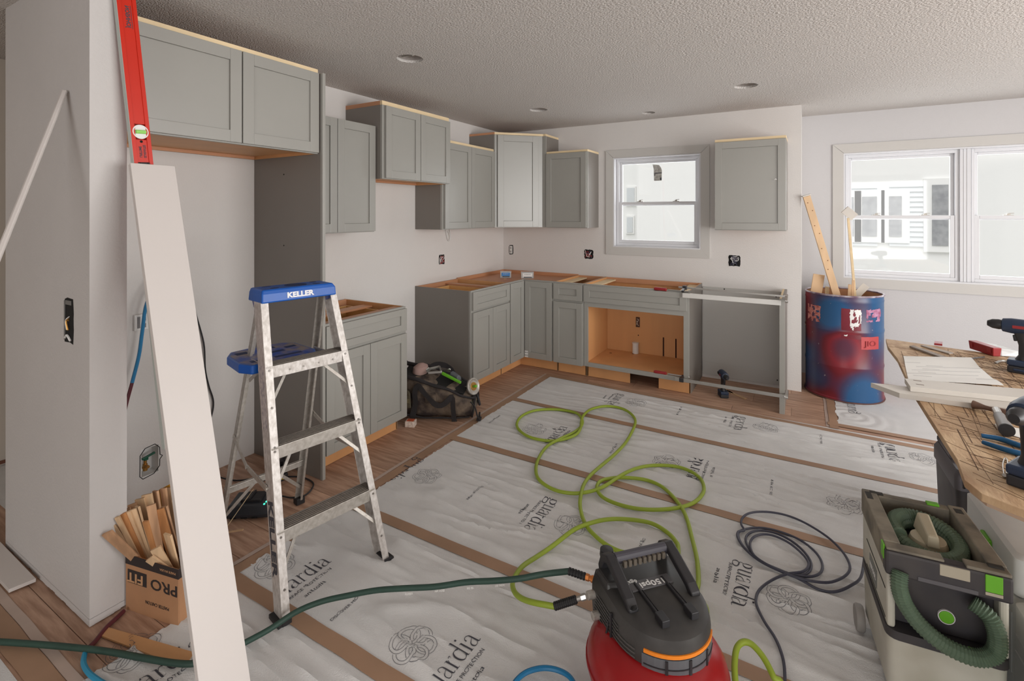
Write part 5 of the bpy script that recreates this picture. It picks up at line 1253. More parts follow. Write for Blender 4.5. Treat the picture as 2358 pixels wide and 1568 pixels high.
for i, (x, y) in enumerate(lime):
    z = HZ
    i -= 2
    if 22 <= i <= 31: z = HZ+.016*math.sin(PI*(i-22)/9)
    if 50 <= i <= 56: z = HZ+.018*math.sin(PI*(i-50)/6)
    if 61 <= i <= 66: z = HZ+.018
    if 36 <= i <= 39: z = HZ+.012
    P.append(at(x, y, z))
# behind / under the compressor the hose goes on to the loop that ends in the coupling
P1 = P+[at(1500, 1330, HZ)+Vector((0, 0, 0)), Vector((2.62, -3.05, HZ)), Vector((2.70, -3.02, HZ)), Vector((2.70, -2.94, HZ))]
cp = [(1562, 1268, .02), (1556, 1248, .02), (1535, 1226, .022), (1500, 1208, .022), (1450, 1198, .03), (1400, 1197, .035), (1358, 1205, .038), (1320, 1225, .026), (1280, 1255, .02), (1240, 1285, .02), (1205, 1313, .03), (1187, 1335, .055), (1180, 1358, .075), (1188, 1380, .10), (1210, 1395, .125), (1240, 1401, .15), (1277, 1396, .175)]
P2 = [at(x, y, z) for x, y, z in cp]
P1 += [Vector((2.66, -2.90, HZ)), Vector((2.60, -2.95, HZ))]
path = P1+P2
b = MB().tube(onfloor(path, .0096), .0096, 10, smooth_n=1)
hose = tag(b.build('air_hose', LIME, None, smooth=True), 'long lime green air hose lying in loops on the white sheets', 'hose')
e = P2[-1]; dirr = (at(1380, 1363, .225)-e).normalized()
def seg_along(a0, a1, r0, r1=None, seg=14): return MB().cyl(e+dirr*a0, e+dirr*a1, r0, seg, r2=r1)
b = MB()
for k in range(11): b.cyl(e+dirr*(.000+k*.0072), e+dirr*(.0055+k*.0072), .0135, 12)
b.cyl(e-dirr*.002, e+dirr*.080, .0115, 12)
b.build('strain_relief', RUBBER, hose)
fresh(seg_along(.080, .095, .008), 'ferrule', STEEL, hose, 0); fresh(seg_along(.095, .112, .011, seg=6), 'hex_nut', STEEL, hose, 0); fresh(seg_along(.112, .128, .0075), 'plug_body', STEEL, hose, 0); fresh(seg_along(.128, .152, .012), 'quick_coupler', ALU, hose, .001)
pc = [(1697, 1600), (1692, 1555), (1692, 1520), (1697, 1492), (1710, 1479), (1727, 1481), (1745, 1497), (1763, 1522), (1782, 1560), (1800, 1600)]
tag(MB().tube([at(x, y, .05+.05*math.sin(PI*i/9)) for i, (x, y) in enumerate(pc)]+[Vector((2.93, -3.62, .02))], .0096, 10).build('air_hose', LIME, None, smooth=True), 'lime green hose loop standing up between the compressor and the dust extractor', 'hose')
# dark green hose
gh = [(-60, 1474, .02), (0, 1478, .02), (80, 1484, .02), (160, 1490, .022), (240, 1499, .022), (320, 1514, .02), (400, 1528, .02), (450, 1531, .02), (500, 1518, .02), (560, 1488, .02), (620, 1455, .03), (680, 1420, .04), (740, 1395, .06), (800, 1382, .08), (860, 1375, .10), (930, 1369, .13), (1000, 1362, .16), (1070, 1356, .18), (1140, 1350, .21), (1200, 1342, .235), (1250, 1329, .255), (1310, 1315, .27)]
GP = [at(x, y, z) for x, y, z in gh]
gho = tag(MB().tube(onfloor(GP, .0098), .0098, 10, smooth_n=1).build('garden_hose', GREEN, None, smooth=True), 'dark green hose crossing the whole floor from the left edge to the compressor', 'hose')
e = GP[-1]; tgt = at(1390, 1342, .27); dirr = (tgt-e).normalized()
b = MB()
for k in range(6): b.cyl(e+dirr*(k*.0105), e+dirr*(.006+k*.0105), .0125, 12)
b.cyl(e, e+dirr*.062, .010, 12); b.build('strain_relief', RUBBER, gho)
fresh(MB().cyl(e+dirr*.062, e+dirr*.074, .0115, 6).cyl(e+dirr*.074, e+dirr*.082, .009, 12).cyl(e+dirr*.082, e+dirr*.094, .0115, 12), 'brass_fitting', mat('copper_fitting', (206, 128, 70), .35, metal=.7), gho, .0006)
fresh(MB().cyl(e+dirr*.094, e+dirr*.112, .0075, 12).cyl(e+dirr*.112, e+dirr*.130, .0115, 12), 'coupler', ALU, gho, .0006)
# printed line on the green hose
for k, s_ in enumerate((15.2, 16.2, 17.2, 18.2)):
    i = int(s_); p = GP[i].lerp(GP[i+1], s_-i); d = (GP[i+1]-GP[i-1]).normalized()
    upv = Vector((0, 0, 1)); sd = d.cross(upv).normalized(); n = (sd*.8+upv*.6).normalized(); u2 = n.cross(d).normalized()
    Mh = Matrix(((d.x, u2.x, n.x, p.x+n.x*.0102), (d.y, u2.y, n.y, p.y+n.y*.0102), (d.z, u2.z, n.z, p.z+n.z*.0102), (0, 0, 0, 1)))
    text(['RUBBER', 'AIR HOSE', '300 PSI', '3/8 INCH'][k], .009, PAPER, Mh, gho, 'lettering')
# cyan and maroon hose at the carton
cy = [(300, 1640), (262, 1590), (228, 1568), (205, 1550), (193, 1529), (194, 1510), (199, 1495)]
c_ = tag(MB().tube([at(x, y, .012) for x, y in cy], .008, 8).build('twin_hose', CYAN, None, smooth=True), 'cyan hose turning maroon at the foot of the wall stub', 'hose')
MB().tube([at(x, y, .010) for x, y in ((199, 1495), (218, 1478), (244, 1446), (266, 1425), (285, 1407))], .0078, 8).build('maroon_length', MAROON, c_, smooth=True)
bl = [(1165, 1620), (1180, 1580), (1200, 1556), (1225, 1543), (1257, 1538), (1290, 1545), (1315, 1562), (1335, 1600)]
tag(MB().tube([at(x, y, .03) for x, y in bl], .0078, 8).build('blue_hose', mat('deep_cyan', (16, 112, 160), .45), None, smooth=True), 'blue hose arch at the bottom edge left of the compressor', 'hose')
# slate extension cord coil
cx = []
cx += [(1995, 1250), (1990, 1290), (1982, 1330), (1960, 1357), (1925, 1366), (1886, 1359), (1850, 1343), (1806, 1322), (1760, 1300), (1722, 1275), (1703, 1250), (1702, 1230), (1722, 1218), (1757, 1216), (1800, 1226), (1845, 1246), (1880, 1275), (1894, 1303), (1885, 1325), (1855, 1333), (1815, 1325), (1770, 1305), (1735, 1280), (1718, 1252), (1722, 1232), (1745, 1222), (1780, 1227), (1820, 1246), (1852, 1272), (1868, 1297), (1862, 1318), (1840, 1327), (1800, 1318), (1752, 1294), (1716, 1266), (1699, 1243), (1700, 1226), (1714, 1221), (1707, 1207), (1710, 1192), (1728, 1181), (1765, 1179), (1810, 1187), (1855, 1205), (1905, 1236), (1940, 1270), (1957, 1303), (1948, 1326), (1915, 1340), (1875, 1339), (1830, 1328), (1778, 1306), (1738, 1280), (1727, 1252), (1740, 1234), (1772, 1231), (1812, 1247), (1846, 1274), (1862, 1298), (1850, 1316), (1810, 1330), (1775, 1343), (1750, 1362), (1741, 1385), (1744, 1408), (1760, 1440), (1782, 1475), (1797, 1510), (1806, 1545), (1808, 1600)]
P = []
for i, (x, y) in enumerate(cx): P.append(at(x, y, .007+.004*(i//12)*(1 if 6 < i < 60 else 0)+(0.02 if i < 3 else 0)))
tag(MB().tube(onfloor(P, .0052), .0052, 8, smooth_n=1).build('extension_cord', CORD, None, smooth=True), 'slate grey extension cord coiled on the sheet beside the dust extractor', 'cord')

# ------------------------------------------------------------------ air compressor (local x = towards its rounded front, y = its far side)
ck = thing('air_compressor', 'red pancake air compressor with a dusty black shroud and carry handle', 'compressor', (2.615, -3.36, 0), math.radians(-42))
Tk = Matrix.Translation((.035, -.02, 0))
b = MB().lathe([(.0, .052), (.12, .055), (.18, .075), (.205, .115), (.210, .145), (.205, .175), (.18, .212), (.12, .235), (0, .24)], 48, Tk); b.build('tank', REDT, ck, smooth=True)
MB().lathe([(.2085, .140), (.2125, .141), (.2125, .149), (.2085, .150)], 48, Tk).build('weld_band', REDT, ck, smooth=True)
for a in (30, 150, 270):
    c, s_ = math.cos(math.radians(a)), math.sin(math.radians(a))
    MB().lathe([(.022, 0), (.026, .01), (.018, .06), (.02, .09)], 14, Tk @ Matrix.Translation((c*.13, s_*.13, 0))).build('rubber_foot', RUBBER, ck, smooth=True)
def dshape(sx, sy, x0=-.155, xf=.02, n=18):
    pts = [(x0*sx+.02, -.150*sy), (x0*sx, -.135*sy), (x0*sx, .135*sy), (x0*sx+.02, .150*sy)]
    pts += [(xf+.155*sx*math.cos(a), .150*sy*math.sin(a)) for a in [PI/2-PI*i/n for i in range(n+1)]]
    return pts
def lay(sx, sy, z, tilt=0): return [(x, y, z-tilt*(x+.15)) for x, y in dshape(sx, sy)]
b = MB(); b.loft([lay(.90, .92, .165), lay(.98, .98, .185), lay(1.0, 1.0, .24), lay(1.0, 1.0, .300, .03), lay(.96, .96, .328, .04), lay(.86, .84, .336, .04)])
b.build('shroud', BLACKD, ck, smooth=True)
# raised rear humps
fresh(MB().loft([[(-.15, -.145, .30), (-.04, -.145, .30), (-.02, -.07, .30), (-.15, -.07, .30)], [(-.13, -.135, .345), (-.06, -.135, .345), (-.05, -.085, .345), (-.13, -.085, .345)]]), 'rear_hump', BLACKD, ck, .008)
# side arches of the handle
def arch(y, w_):
    out = [(-.135, .300), (-.150, .345), (-.130, .392), (-.095, .408), (-.065, .398), (.030, .355), (.052, .335), (.050, .300)]
    inn = [(-.118, .312), (-.122, .345), (-.108, .374), (-.090, .382), (-.062, .372), (.015, .338), (.028, .328), (.026, .312)]
    n = len(out); b = MB(); vs = []
    for yy in (y-w_/2, y+w_/2):
        vs += [(x, yy, z) for x, z in out]; vs += [(x, yy, z) for x, z in inn]
    fs = []
    for i in range(n):
        j = (i+1) % n
        fs += [(i, j, n+j, n+i), (2*n+i, 3*n+i, 3*n+j, 2*n+j), (i, 2*n+i, 2*n+j, j), (n+i, n+j, 3*n+j, 3*n+i)]
    return b.add(vs, fs)
for y in (-.105, .115): fresh(arch(y, .034), 'handle_arch', BLACK, ck, .005)
fresh(MB().cyl((-.092, -.09, .392), (-.092, .10, .392), .0165, 16), 'handle_bar', mat('handle_grey', (66, 64, 72), .5), ck, .002)
b = MB()
for k in range(9): b.box(-.080, -.066, -.070+k*.018, -.058+k*.018, .372, .392)
fresh(b, 'grip_ribs', mat('dusty_grip', (92, 84, 74), .8), ck, .002)['kind'] = 'stuff'
fresh(MB().bar((.052, -.105, .322), (.052, -.105, .300), .014, .03).cyl((.049, -.105, .345), (.056, -.105, .341), .009, 14), 'arch_screw', DARK, ck, .001)
# battery rails and clips on the deck
for y in (-.045, .055):
    fresh(MB().box(-.045, .085, y-.004, y+.004, .318, .338).box(-.045, .085, y+.008, y+.012, .318, .334).box(.085, .125, y-.012, y+.014, .300, .345), 'deck_clip', BLACK, ck, .003)
fresh(MB().box(-.055, -.015, -.07, .08, .322, .3345), 'data_plate', mat('plate_grey', (84, 82, 84), .5), ck, .002)
text('150psi', .030, WHITEP, frame_m((-.030, .012, .3352), (0, -1, 0), (1, 0, 0)) @ Matrix.Rotation(0, 4, 'Z'), ck, 'lettering', bold=.0006, width=.085)
text('6gal', .020, WHITEP, frame_m((-.052, -.05, .3352), (0, -1, 0), (1, 0, 0)), ck, 'lettering', bold=.0003, width=.035)
# side vents
for sy in (-1,):
    b = MB()
    for k in range(9): b.box(-.13+.004*k, .035, sy*.1515-.001, sy*.1515+.001, .192+k*.0115, .1955+k*.0115)
    fresh(b, 'vent_slots', mat('vent_grey', (84, 82, 80), .6), ck, 0)['kind'] = 'stuff'
def frontband(z0_, z1_, a0, a1, off, mi, nm, n=16, bev=0):
    b = MB(); ring0 = []
    vs = []
    for i in range(n+1):
        a = math.radians(a0+(a1-a0)*i/n); 
        for rr in (off, off-.004):
            for z in (z0_, z1_): vs.append((.02+(.155+rr)*math.cos(a), (.150+rr)*math.sin(a), z))
    fs = []
    for i in range(n):
        p = 4*i; q = 4*(i+1); fs += [(p, q, q+1, p+1), (p+2, p+3, q+3, q+2), (p+1, q+1, q+3, p+3), (p, p+2, q+2, q)]
    fs += [(0, 1, 3, 2), (4*n, 4*n+2, 4*n+3, 4*n+1)]
    return fresh(b.add(vs, fs), nm, mi, ck, bev)
frontband(.190, .268, -52, 50, .003, mat('smoked_window', (92, 94, 98), .25), 'front_window')
frontband(.272, .282, -50, 48, .004, ORANGE, 'orange_stripe')
for a in (-28, -2, 24): frontband(.192, .266, a, a+3, .0055, BLACK, 'window_rib', 2)
for z in (.212, .24): frontband(z, z+.003, -50, 48, .005, BLACK, 'window_rib', 12)
for k in range(7): frontband(.190+k*.012, .194+k*.012, -86, -60, .0025, mat('vent_grey', (84, 82, 80), .6), 'side_louvre', 5)
fresh(MB().box(-.004, .004, -.158, -.150, .12, .30), 'side_bar', BLACK, ck, .002)
def tanklabel(a, z, w_, h_, nm):
    # label lying on the tank's upper shoulder
    n = Vector((math.cos(math.radians(a)), math.sin(math.radians(a)), .75)).normalized(); c = Vector((.035+.205*math.cos(math.radians(a)), -.02+.205*math.sin(math.radians(a)), z))
    rgt = Vector((-math.sin(math.radians(a)), math.cos(math.radians(a)), 0)); u_ = n.cross(rgt).normalized()
    Mx = frame_m(c+n*.003, rgt, u_); fresh(MB().box(-w_/2, w_/2, -h_/2, h_/2, 0, .0008).xf(Mx), nm, PAPER, ck, 0)
    for k in range(4): fresh(MB().box(-w_*.42, w_*.42-.006*(k % 2), h_*(.3-.2*k)-.0012, h_*(.3-.2*k)+.0012, .001, .0013).xf(Mx), 'label_print', INK2, ck, 0)
tanklabel(-5, .182, .05, .03, 'paper_label'); tanklabel(8, .158, .04, .028, 'paper_label')
MB().tube([(-.02, -.152, .26), (-.02, -.162, .20), (-.01, -.165, .16), (.0, -.18, .165), (.02, -.215, .16), (.05, -.235, .10), (.08, -.26, .03), (.14, -.30, .006)], .0032, 6).build('pull_cord', BLACK, ck, smooth=True)
MB().tube([(-.02, -.165, .155), (-.03, -.175, .175), (-.01, -.178, .17), (-.015, -.165, .15)], .005, 6).build('cord_knot', BLACK, ck, smooth=True)
fresh(MB().cyl((-.12, -.145, .27), (-.12, -.175, .27), .013, 14).cyl((-.09, -.145, .225), (-.09, -.172, .225), .013, 14), 'outlet_coupler', ALU, ck, .001)
MB().lathe([(.022, 0), (.024, .01), (.022, .03), (.0, .032)], 18, Matrix.Translation((-.165, -.08, .345))).build('regulator_knob', BLACK, ck, smooth=True)

# ------------------------------------------------------------------ dust extractor
va = thing('dust_extractor', 'dusty off white dust extractor with a coiled green ribbed hose on top', 'vacuum', (3.366, -2.838, 0), math.radians(5.5))
W2, L2 = .143, .172
def rrect(x0, x1, y0, y1, r_, z, n=4):
    out = []
    for cx_, cy_, a0 in ((x1-r_, y0+r_, -90), (x1-r_, y1-r_, 0), (x0+r_, y1-r_, 90), (x0+r_, y0+r_, 180)):
        out += [(cx_+r_*math.cos(math.radians(a0+90*i/n)), cy_+r_*math.sin(math.radians(a0+90*i/n)), z) for i in range(n+1)]
    return out
b = MB().loft([rrect(-W2+.012, W2-.012, -L2-.01, L2, .03, .035), rrect(-W2+.004, W2-.004, -L2-.014, L2+.004, .03, .06), rrect(-W2, W2, -L2-.016, L2+.008, .03, .222)]); b.build('container', VACB, va, smooth=True)
b = MB().loft([rrect(-W2-.003, W2+.003, -L2-.019, L2+.010, .03, .222), rrect(-W2-.003, W2+.003, -L2-.019, L2+.010, .03, .248)]); b.build('seal_band', VACK, va, smooth=True)
# middle body: white side cheeks, dark recessed front
fresh(MB().box(-W2+.012, W2-.012, -L2+.045, L2, .248, .41), 'motor_body', VACK, va, .006)
for s in (-1, 1):
    x0_, x1_ = (-W2, -W2+.022) if s < 0 else (W2-.022, W2)
    fresh(MB().box(x0_, x1_, -L2-.008, L2, .248, .415), 'side_cheek', VACB, va, .008)
fresh(MB().box(-W2+.022, W2-.022, -L2+.03, -L2+.046, .25, .41), 'front_recess', VACK, va, .002)
fresh(MB().box(-W2-.0022, -W2-.0002, -.05, .05, .275, .335), 'side_badge', mat('badge', (120, 122, 118), .5), va, .001)
for k in range(2): fresh(MB().box(-W2-.0012, -W2-.0002, -.16, .10, .262+.09*k, .266+.09*k), 'panel_gap', DARK, va, 0)
text('FESTOOL', .022, WHITEP, frame_m((-W2-.0026, 0, .305), (0, -1, 0), (0, 0, 1)), va, 'lettering', bold=.0005, width=.085)
# top frame
zt_, zb_ = .500, .415
fr = MB()
fr.box(-W2-.004, -W2+.040, -L2+.02, L2, zb_, zt_).box(W2-.040, W2+.004, -L2+.02, L2, zb_, zt_).box(-W2+.040, W2-.040, L2-.030, L2, zb_, zt_-.004)
fresh(fr, 'hose_frame', VACD, va, .004)
fresh(MB().box(-W2-.006, W2+.006, -L2-.018, -L2+.020, zb_-.002, zt_-.012), 'front_bar', VACK, va, .008)
fresh(MB().box(-W2-.003, -.005, -L2-.014, -L2+.022, zt_-.012, zt_-.004).box(.045, W2+.003, -L2-.014, -L2+.022, zt_-.014, zt_-.004), 'dusty_lip', VACD, va, .003)
fresh(MB().box(-.018, .052, -L2-.0195, -L2-.014, zb_+.036, zt_-.016), 'pale_insert', mat('pale_insert', (176, 168, 150), .6), va, .002)
fresh(MB().box(-.07, .07, -L2-.020, -L2-.017, zb_+.004, zb_+.016), 'front_slot', mat('slot_grey', (90, 88, 92), .6), va, .001)
fresh(MB().box(.085, .124, -L2-.021, -L2-.017, zb_+.022, zt_-.014), 'green_latch', GREENV, va, .003)
fresh(MB().box(.085, .124, -L2-.0205, -L2-.018, zb_+.012, zb_+.021), 'latch_shelf', mat('pale_insert', (176, 168, 150), .6), va, .001)
fresh(MB().box(-W2-.0085, -W2-.003, -L2+.0, -L2+.03, zb_+.035, zt_-.006), 'green_latch', GREENV, va, .002)
fresh(MB().box(.04, .075, L2-.028, L2-.008, zt_-.004, zt_+.004), 'green_latch', GREENV, va, .002)
b = MB()
for (x0_, x1_, y0_, y1_) in ((-.125, -.085, L2-.024, L2-.008), (-W2+.002, -W2+.02, .10, .15), (W2-.03, W2-.008, .12, .15), (.10, .135, -L2+.004, -L2+.018)): b.box(x0_, x1_, y0_, y1_, zt_-.0035, zt_+.0006)
fresh(b, 'frame_slots', mat('slot_dark', (52, 50, 46), .8), va, 0)['kind'] = 'stuff'
fresh(MB().box(-W2+.041, W2-.041, -L2+.021, L2-.031, .412, .420), 'tray', VACK, va, 0)
rib = lambda t_, i: .0205+.0022*(1 if i % 2 else -1)
pts = []
for k in range(30):
    a = math.radians(200-k*24); ra = .085-.012*(k/30); rb_ = .118-.014*(k/30)
    pts.append((ra*math.cos(a), -.005+rb_*math.sin(a), .470-.0012*k))
MB().tube(pts, rib, 10, smooth_n=7).build('coiled_hose', HOSEV, va, smooth=False)
b = MB().lathe([(0, .0), (.05, 0), (.052, .02), (.046, .036), (0, .038)], 24, Matrix.Translation((0, -.02, .430))); b.build('clamp_dial', mat('beige_plastic', (186, 176, 152), .55), va, smooth=True)
fresh(MB().loft([[(-.018, -.075, .462), (.018, -.075, .462), (.026, .045, .462), (-.026, .045, .462)], [(-.014, -.07, .500), (.014, -.07, .500), (.016, .035, .520), (-.016, .035, .520)]]), 'dial_grip', mat('beige_plastic', (186, 176, 152), .55), va, .006)
# hose hanging in front of the body
y_ = -L2-.032
fp = [(-.112, y_+.02, .43), (-.118, y_, .395), (-.105, y_-.004, .350), (-.068, y_-.006, .300), (-.01, y_-.008, .262), (.055, y_-.008, .252), (.098, y_-.004, .275), (.108, y_+.002, .320), (.095, y_+.012, .365), (.06, y_+.03, .385)]
MB().tube(fp, lambda t_, i: .0215+.002*(1 if i % 2 else -1), 10, smooth_n=14).build('front_hose', HOSEV, va)
b = MB().lathe([(0, 0), (.021, 0), (.021, .006), (.019, .006), (.019, .003), (0, .003)], 22, Matrix.Translation((.01, -L2+.029, .305)) @ Matrix.Rotation(PI/2, 4, 'X')); b.build('dial_ring', WHITEP, va)
fresh(MB().cyl((.01, -L2+.027, .305), (.01, -L2+.022, .305), .018, 18), 'green_dial', GREENV, va, .001)
fresh(MB().box(.045, .085, -L2-.022, -L2-.012, .236, .262), 'green_tab', GREENV, va, .004)
fresh(MB().box(-.04, .04, -L2-.0225, -L2-.0165, .100, .125), 'green_plate', GREENV, va, .002)
for s in (-1, 1):
    MB().lathe([(.0, 0), (.04, 0), (.044, .006), (.044, .02), (.04, .026), (0, .026)], 26, Matrix.Translation((s*(W2+.018)-.013, L2-.045, .045)) @ Matrix.Rotation(PI/2, 4, 'Y')).build('rear_wheel', mat('wheel_grey', (150, 146, 142), .6), va, smooth=True)
    MB().lathe([(0, 0), (.02, 0), (.022, .005), (.022, .018), (.02, .022), (0, .022)], 20, Matrix.Translation((s*(W2-.025)-.011, -L2+.03, .0225)) @ Matrix.Rotation(PI/2, 4, 'Y')).build('caster', BLACK, va, smooth=True)

# ------------------------------------------------------------------ tool cases beside and behind the extractor
tb = thing('tool_case', 'black and grey hard plastic tool case on the sheet behind the dust extractor', 'toolbox', (3.76, -1.90, 0), math.radians(2))
b = MB().loft([rrect(-.165, .165, -.165, .165, .02, 0), rrect(-.175, .175, -.175, .175, .02, .30), rrect(-.175, .175, -.175, .175, .02, .315)]); b.build('lower_case', VACK, tb, smooth=True)
b = MB().loft([rrect(-.182, .182, -.182, .182, .02, .318), rrect(-.182, .182, -.182, .182, .02, .375), rrect(-.17, .17, -.17, .17, .02, .40)]); b.build('lid', mat('case_grey', (92, 90, 96), .5, var=.1), tb, smooth=True)
fresh(MB().box(-.17, -.05, -.05, .17, .40, .425).box(-.17, .17, .09, .17, .40, .425), 'lid_rib', mat('case_grey', (92, 90, 96), .5), tb, .006)
fresh(MB().box(-.10, -.04, -.192, -.178, .245, .325), 'side_latch', mat('latch_grey', (168, 162, 150), .5), tb, .006)
MB().tube([(-.11, -.19, .33), (-.115, -.194, .25), (-.10, -.196, .235), (-.04, -.196, .235), (-.025, -.194, .25), (-.03, -.19, .33)], .004, 6).build('latch_wire', mat('latch_grey', (168, 162, 150), .5), tb, smooth=True)
for s in (-.15, -.135): fresh(MB().box(s-.003, s+.003, -.1845, -.180, .33, .39), 'lid_notch', DARK, tb, 0)
def systainer(label, loc, rz, w_, l_, h_, parts=True):
    t = thing('stacking_case', label, 'toolbox', loc, rz)
    SY = mat('case_white', (206, 208, 206), .55, var=.06)
    b = MB().loft([rrect(-w_/2+.006, w_/2-.006, -l_/2+.006, l_/2-.006, .02, 0), rrect(-w_/2, w_/2, -l_/2, l_/2, .02, .02), rrect(-w_/2, w_/2, -l_/2, l_/2, .02, h_*.72)]); b.build('case_base', SY, t, smooth=True)
    b = MB().loft([rrect(-w_/2, w_/2, -l_/2, l_/2, .02, h_*.735), rrect(-w_/2, w_/2, -l_/2, l_/2, .02, h_-.012), rrect(-w_/2+.012, w_/2-.012, -l_/2+.012, l_/2-.012, .02, h_)]); b.build('lid', SY, t, smooth=True)
    fresh(MB().box(-w_/2-.012, -w_/2+.002, -.035, .035, h_*.52, h_*.88), 'green_latch', GREENV, t, .006)
    fresh(MB().box(-w_*.3, w_*.1, l_/2-.07, l_/2-.03, h_-.001, h_+.0006).box(-w_*.3, w_*.1, -l_/2+.03, -l_/2+.06, h_-.001, h_+.0006), 'lid_recess', mat('recess_grey', (120, 116, 110), .7), t, 0)
    for ya, yb in ((-l_/2+.02, -.05), (.05, l_/2-.02)): fresh(MB().box(-w_/2-.004, -w_/2+.001, ya, yb, h_*.2, h_*.6), 'side_grip', mat('case_grey_light', (182, 184, 182), .55), t, .002)
    return t
systainer('tall white stacking case with a green latch between the extractor and the table', (3.70, -2.62, 0), math.radians(4), .27, .42, .47)
systainer('lower white stacking case in front of the taller one at the right edge', (3.72, -3.06, 0), math.radians(4), .28, .40, .36)

# ------------------------------------------------------------------ work table: scored plywood on trestles
TZ = .80
wt = thing('work_table', 'rough plywood work top covered in saw marks on trestles at the right', 'table', (3.9, -2.4, 0))
ox, oy = 3.9, -2.4
poly = [(3.423, -1.361), (3.963, -1.500), (4.75, -1.70), (4.75, -3.95), (3.90, -3.62), (3.50, -3.28), (3.452, -3.252), (3.415, -3.225), (3.395, -3.16), (3.407, -3.02), (3.403, -2.70), (3.400, -2.35), (3.418, -1.83), (3.409, -1.56)]
fresh(MB().prism([(x-ox, y-oy) for x, y in poly], TZ-.020, TZ), 'plywood_top', OSB, wt, .0015)
poly2 = [(x+.012 if x < 3.5 else x, y+.01) for x, y in poly]
fresh(MB().prism([(x-ox, y-oy) for x, y in poly2], TZ-.034, TZ-.0205), 'plywood_underlay', MDF, wt, 0)
b = MB(); r = random.Random(11)
def inpoly(x, y):
    c = False; n = len(poly)
    for i in range(n):
        x1, y1 = poly[i]; x2, y2 = poly[(i+1) % n]
        if (y1 > y) != (y2 > y) and x < (x2-x1)*(y-y1)/(y2-y1)+x1: c = not c
    return c
cnt = 0
while cnt < 700:
    x = r.uniform(3.40, 4.3); y = r.uniform(-3.3, -1.45); k = r.random()
    a = r.choice([math.radians(-93+r.uniform(-6, 6)), math.radians(-12+r.uniform(-9, 9)), math.radians(-12+r.uniform(-5, 5)), math.radians(-48+r.uniform(-6, 6))]); L = r.uniform(.10, .5)
    x2, y2 = x+L*math.cos(a), y+L*math.sin(a)
    if inpoly(x, y) and inpoly(x2, y2):
        b.bar((x-ox, y-oy, TZ+.0002), (x2-ox, y2-oy, TZ+.0002), r.choice([.0010, .0015, .0024]), .0006); cnt += 1
b.build('saw_kerfs', KERF, wt)['kind'] = 'stuff'
for (tx, ty) in ((4.35, -1.95), (4.35, -3.2)):
    tr = thing('trestle', ['wooden trestle under the far end of the work top', 'wooden trestle under the near end of the work top'][ty < -2.5], 'trestle', (tx, ty, 0))
    fresh(MB().box(-.42, .42, -.045, .045, TZ-.075, TZ-.0355), 'beam', PALE, tr, .002)
    for sx in (-.34, .34):
        for sy in (-1, 1): fresh(MB().bar((sx, sy*.20, 0), (sx, sy*.03, TZ-.08), .035, .06), 'leg', PALE, tr, .002)
# papers
def paper(px, label, z0_, nm='plan_sheet'):
    q = [at(*p, TZ+.004) for p in px]; b = MB(); n = 14; vs = []
    for j in range(n+1):
        for i in range(n+1):
            u, v = i/n, j/n
            p = q[0]*(1-u)*(1-v)+q[1]*u*(1-v)+q[2]*u*v+q[3]*(1-u)*v
            vs.append((p.x, p.y, TZ+z0_+.012*max(0, math.sin(v*PI*2.2+.6+u*.8))*(.4+.6*u)+.001*i/n))
    b.add(vs, [(j*(n+1)+i, j*(n+1)+i+1, (j+1)*(n+1)+i+1, (j+1)*(n+1)+i) for j in range(n) for i in range(n)])
    o = b.build(nm, PAPER, None, smooth=True); return tag(o, label, 'paper'), vs
pp, vs = paper([(2080, 820), (2236, 828), (2312, 893), (2092, 876)], 'curled white plan sheet lying on the work top', .002)
b = MB(); 
for k in range(9):
    i = 60+k*14+(k*5) % 9
    if i+3 < len(vs): p, q = Vector(vs[i]), Vector(vs[i+3]); b.bar(p+Vector((0, 0, .0006)), q+Vector((0, 0, .0006)), .0035, .0005)
b.build('plan_lines', mat('faint_print', (186, 184, 184), .8), pp)['kind'] = 'stuff'
def lying(label, px, zt__, th, m, nm='board_offcut'):
    q = [at(*p, zt__) for p in px]; c = Vector((q[0].x, q[0].y, zt__-th)); n = len(q)
    return tag(MB().prism([(p.x-c.x, p.y-c.y) for p in q], 0, th).build(nm, m, None, .001, loc=c), label, 'board')
ext = lambda a, b_, k: (a[0]+(b_[0]-a[0])*k, a[1]+(b_[1]-a[1])*k)
lying('long pale board with a sawn angled tip sticking out past the work top', [(2005, 881), (2071, 905), (2430, 955), (2430, 926)], TZ+.020, .0195, BOARDW, 'pale_board')
lying('second pale board with two slots lying on the angled one', [(2083, 871), (2096, 890), (2430, 924), (2430, 902)], TZ+.040, .0195, BOARDW, 'pale_board')
pb = bpy.data.objects['pale_board.001']
q0 = pb.location
b = MB()
for (a, c) in (((2103, 875), (2122, 878)), ((2109, 884), (2128, 887))):
    A_, C_ = at(*a, TZ+.0402)-q0, at(*c, TZ+.0402)-q0; b.bar(A_, C_, .005, .0006)
b.build('slot', KERF, pb)
lying('grey wooden rule with a red end on the work top', [(2094, 796), (2103, 795), (2182, 822), (2172, 824)], TZ+.010, .009, mat('grey_rule', (150, 138, 128), .7, var=.2), 'wooden_rule')
lying('short grey brown strip beside the rule on the work top', [(2120, 795), (2130, 794), (2196, 812), (2186, 814)], TZ+.006, .005, mat('grey_rule2', (172, 160, 150), .7, var=.2), 'wooden_strip')
lying('small red clip at the far edge of the work top', [(2151, 790), (2170, 792), (2170, 787), (2152, 785)], TZ+.012, .011, RED, 'red_clip')
lying('thin dark rod on the work top above the plan sheet', [(2211, 829), (2268, 822), (2268, 820), (2211, 826)], TZ+.004, .0035, mat('rod_dark', (70, 62, 58), .5), 'metal_rod')
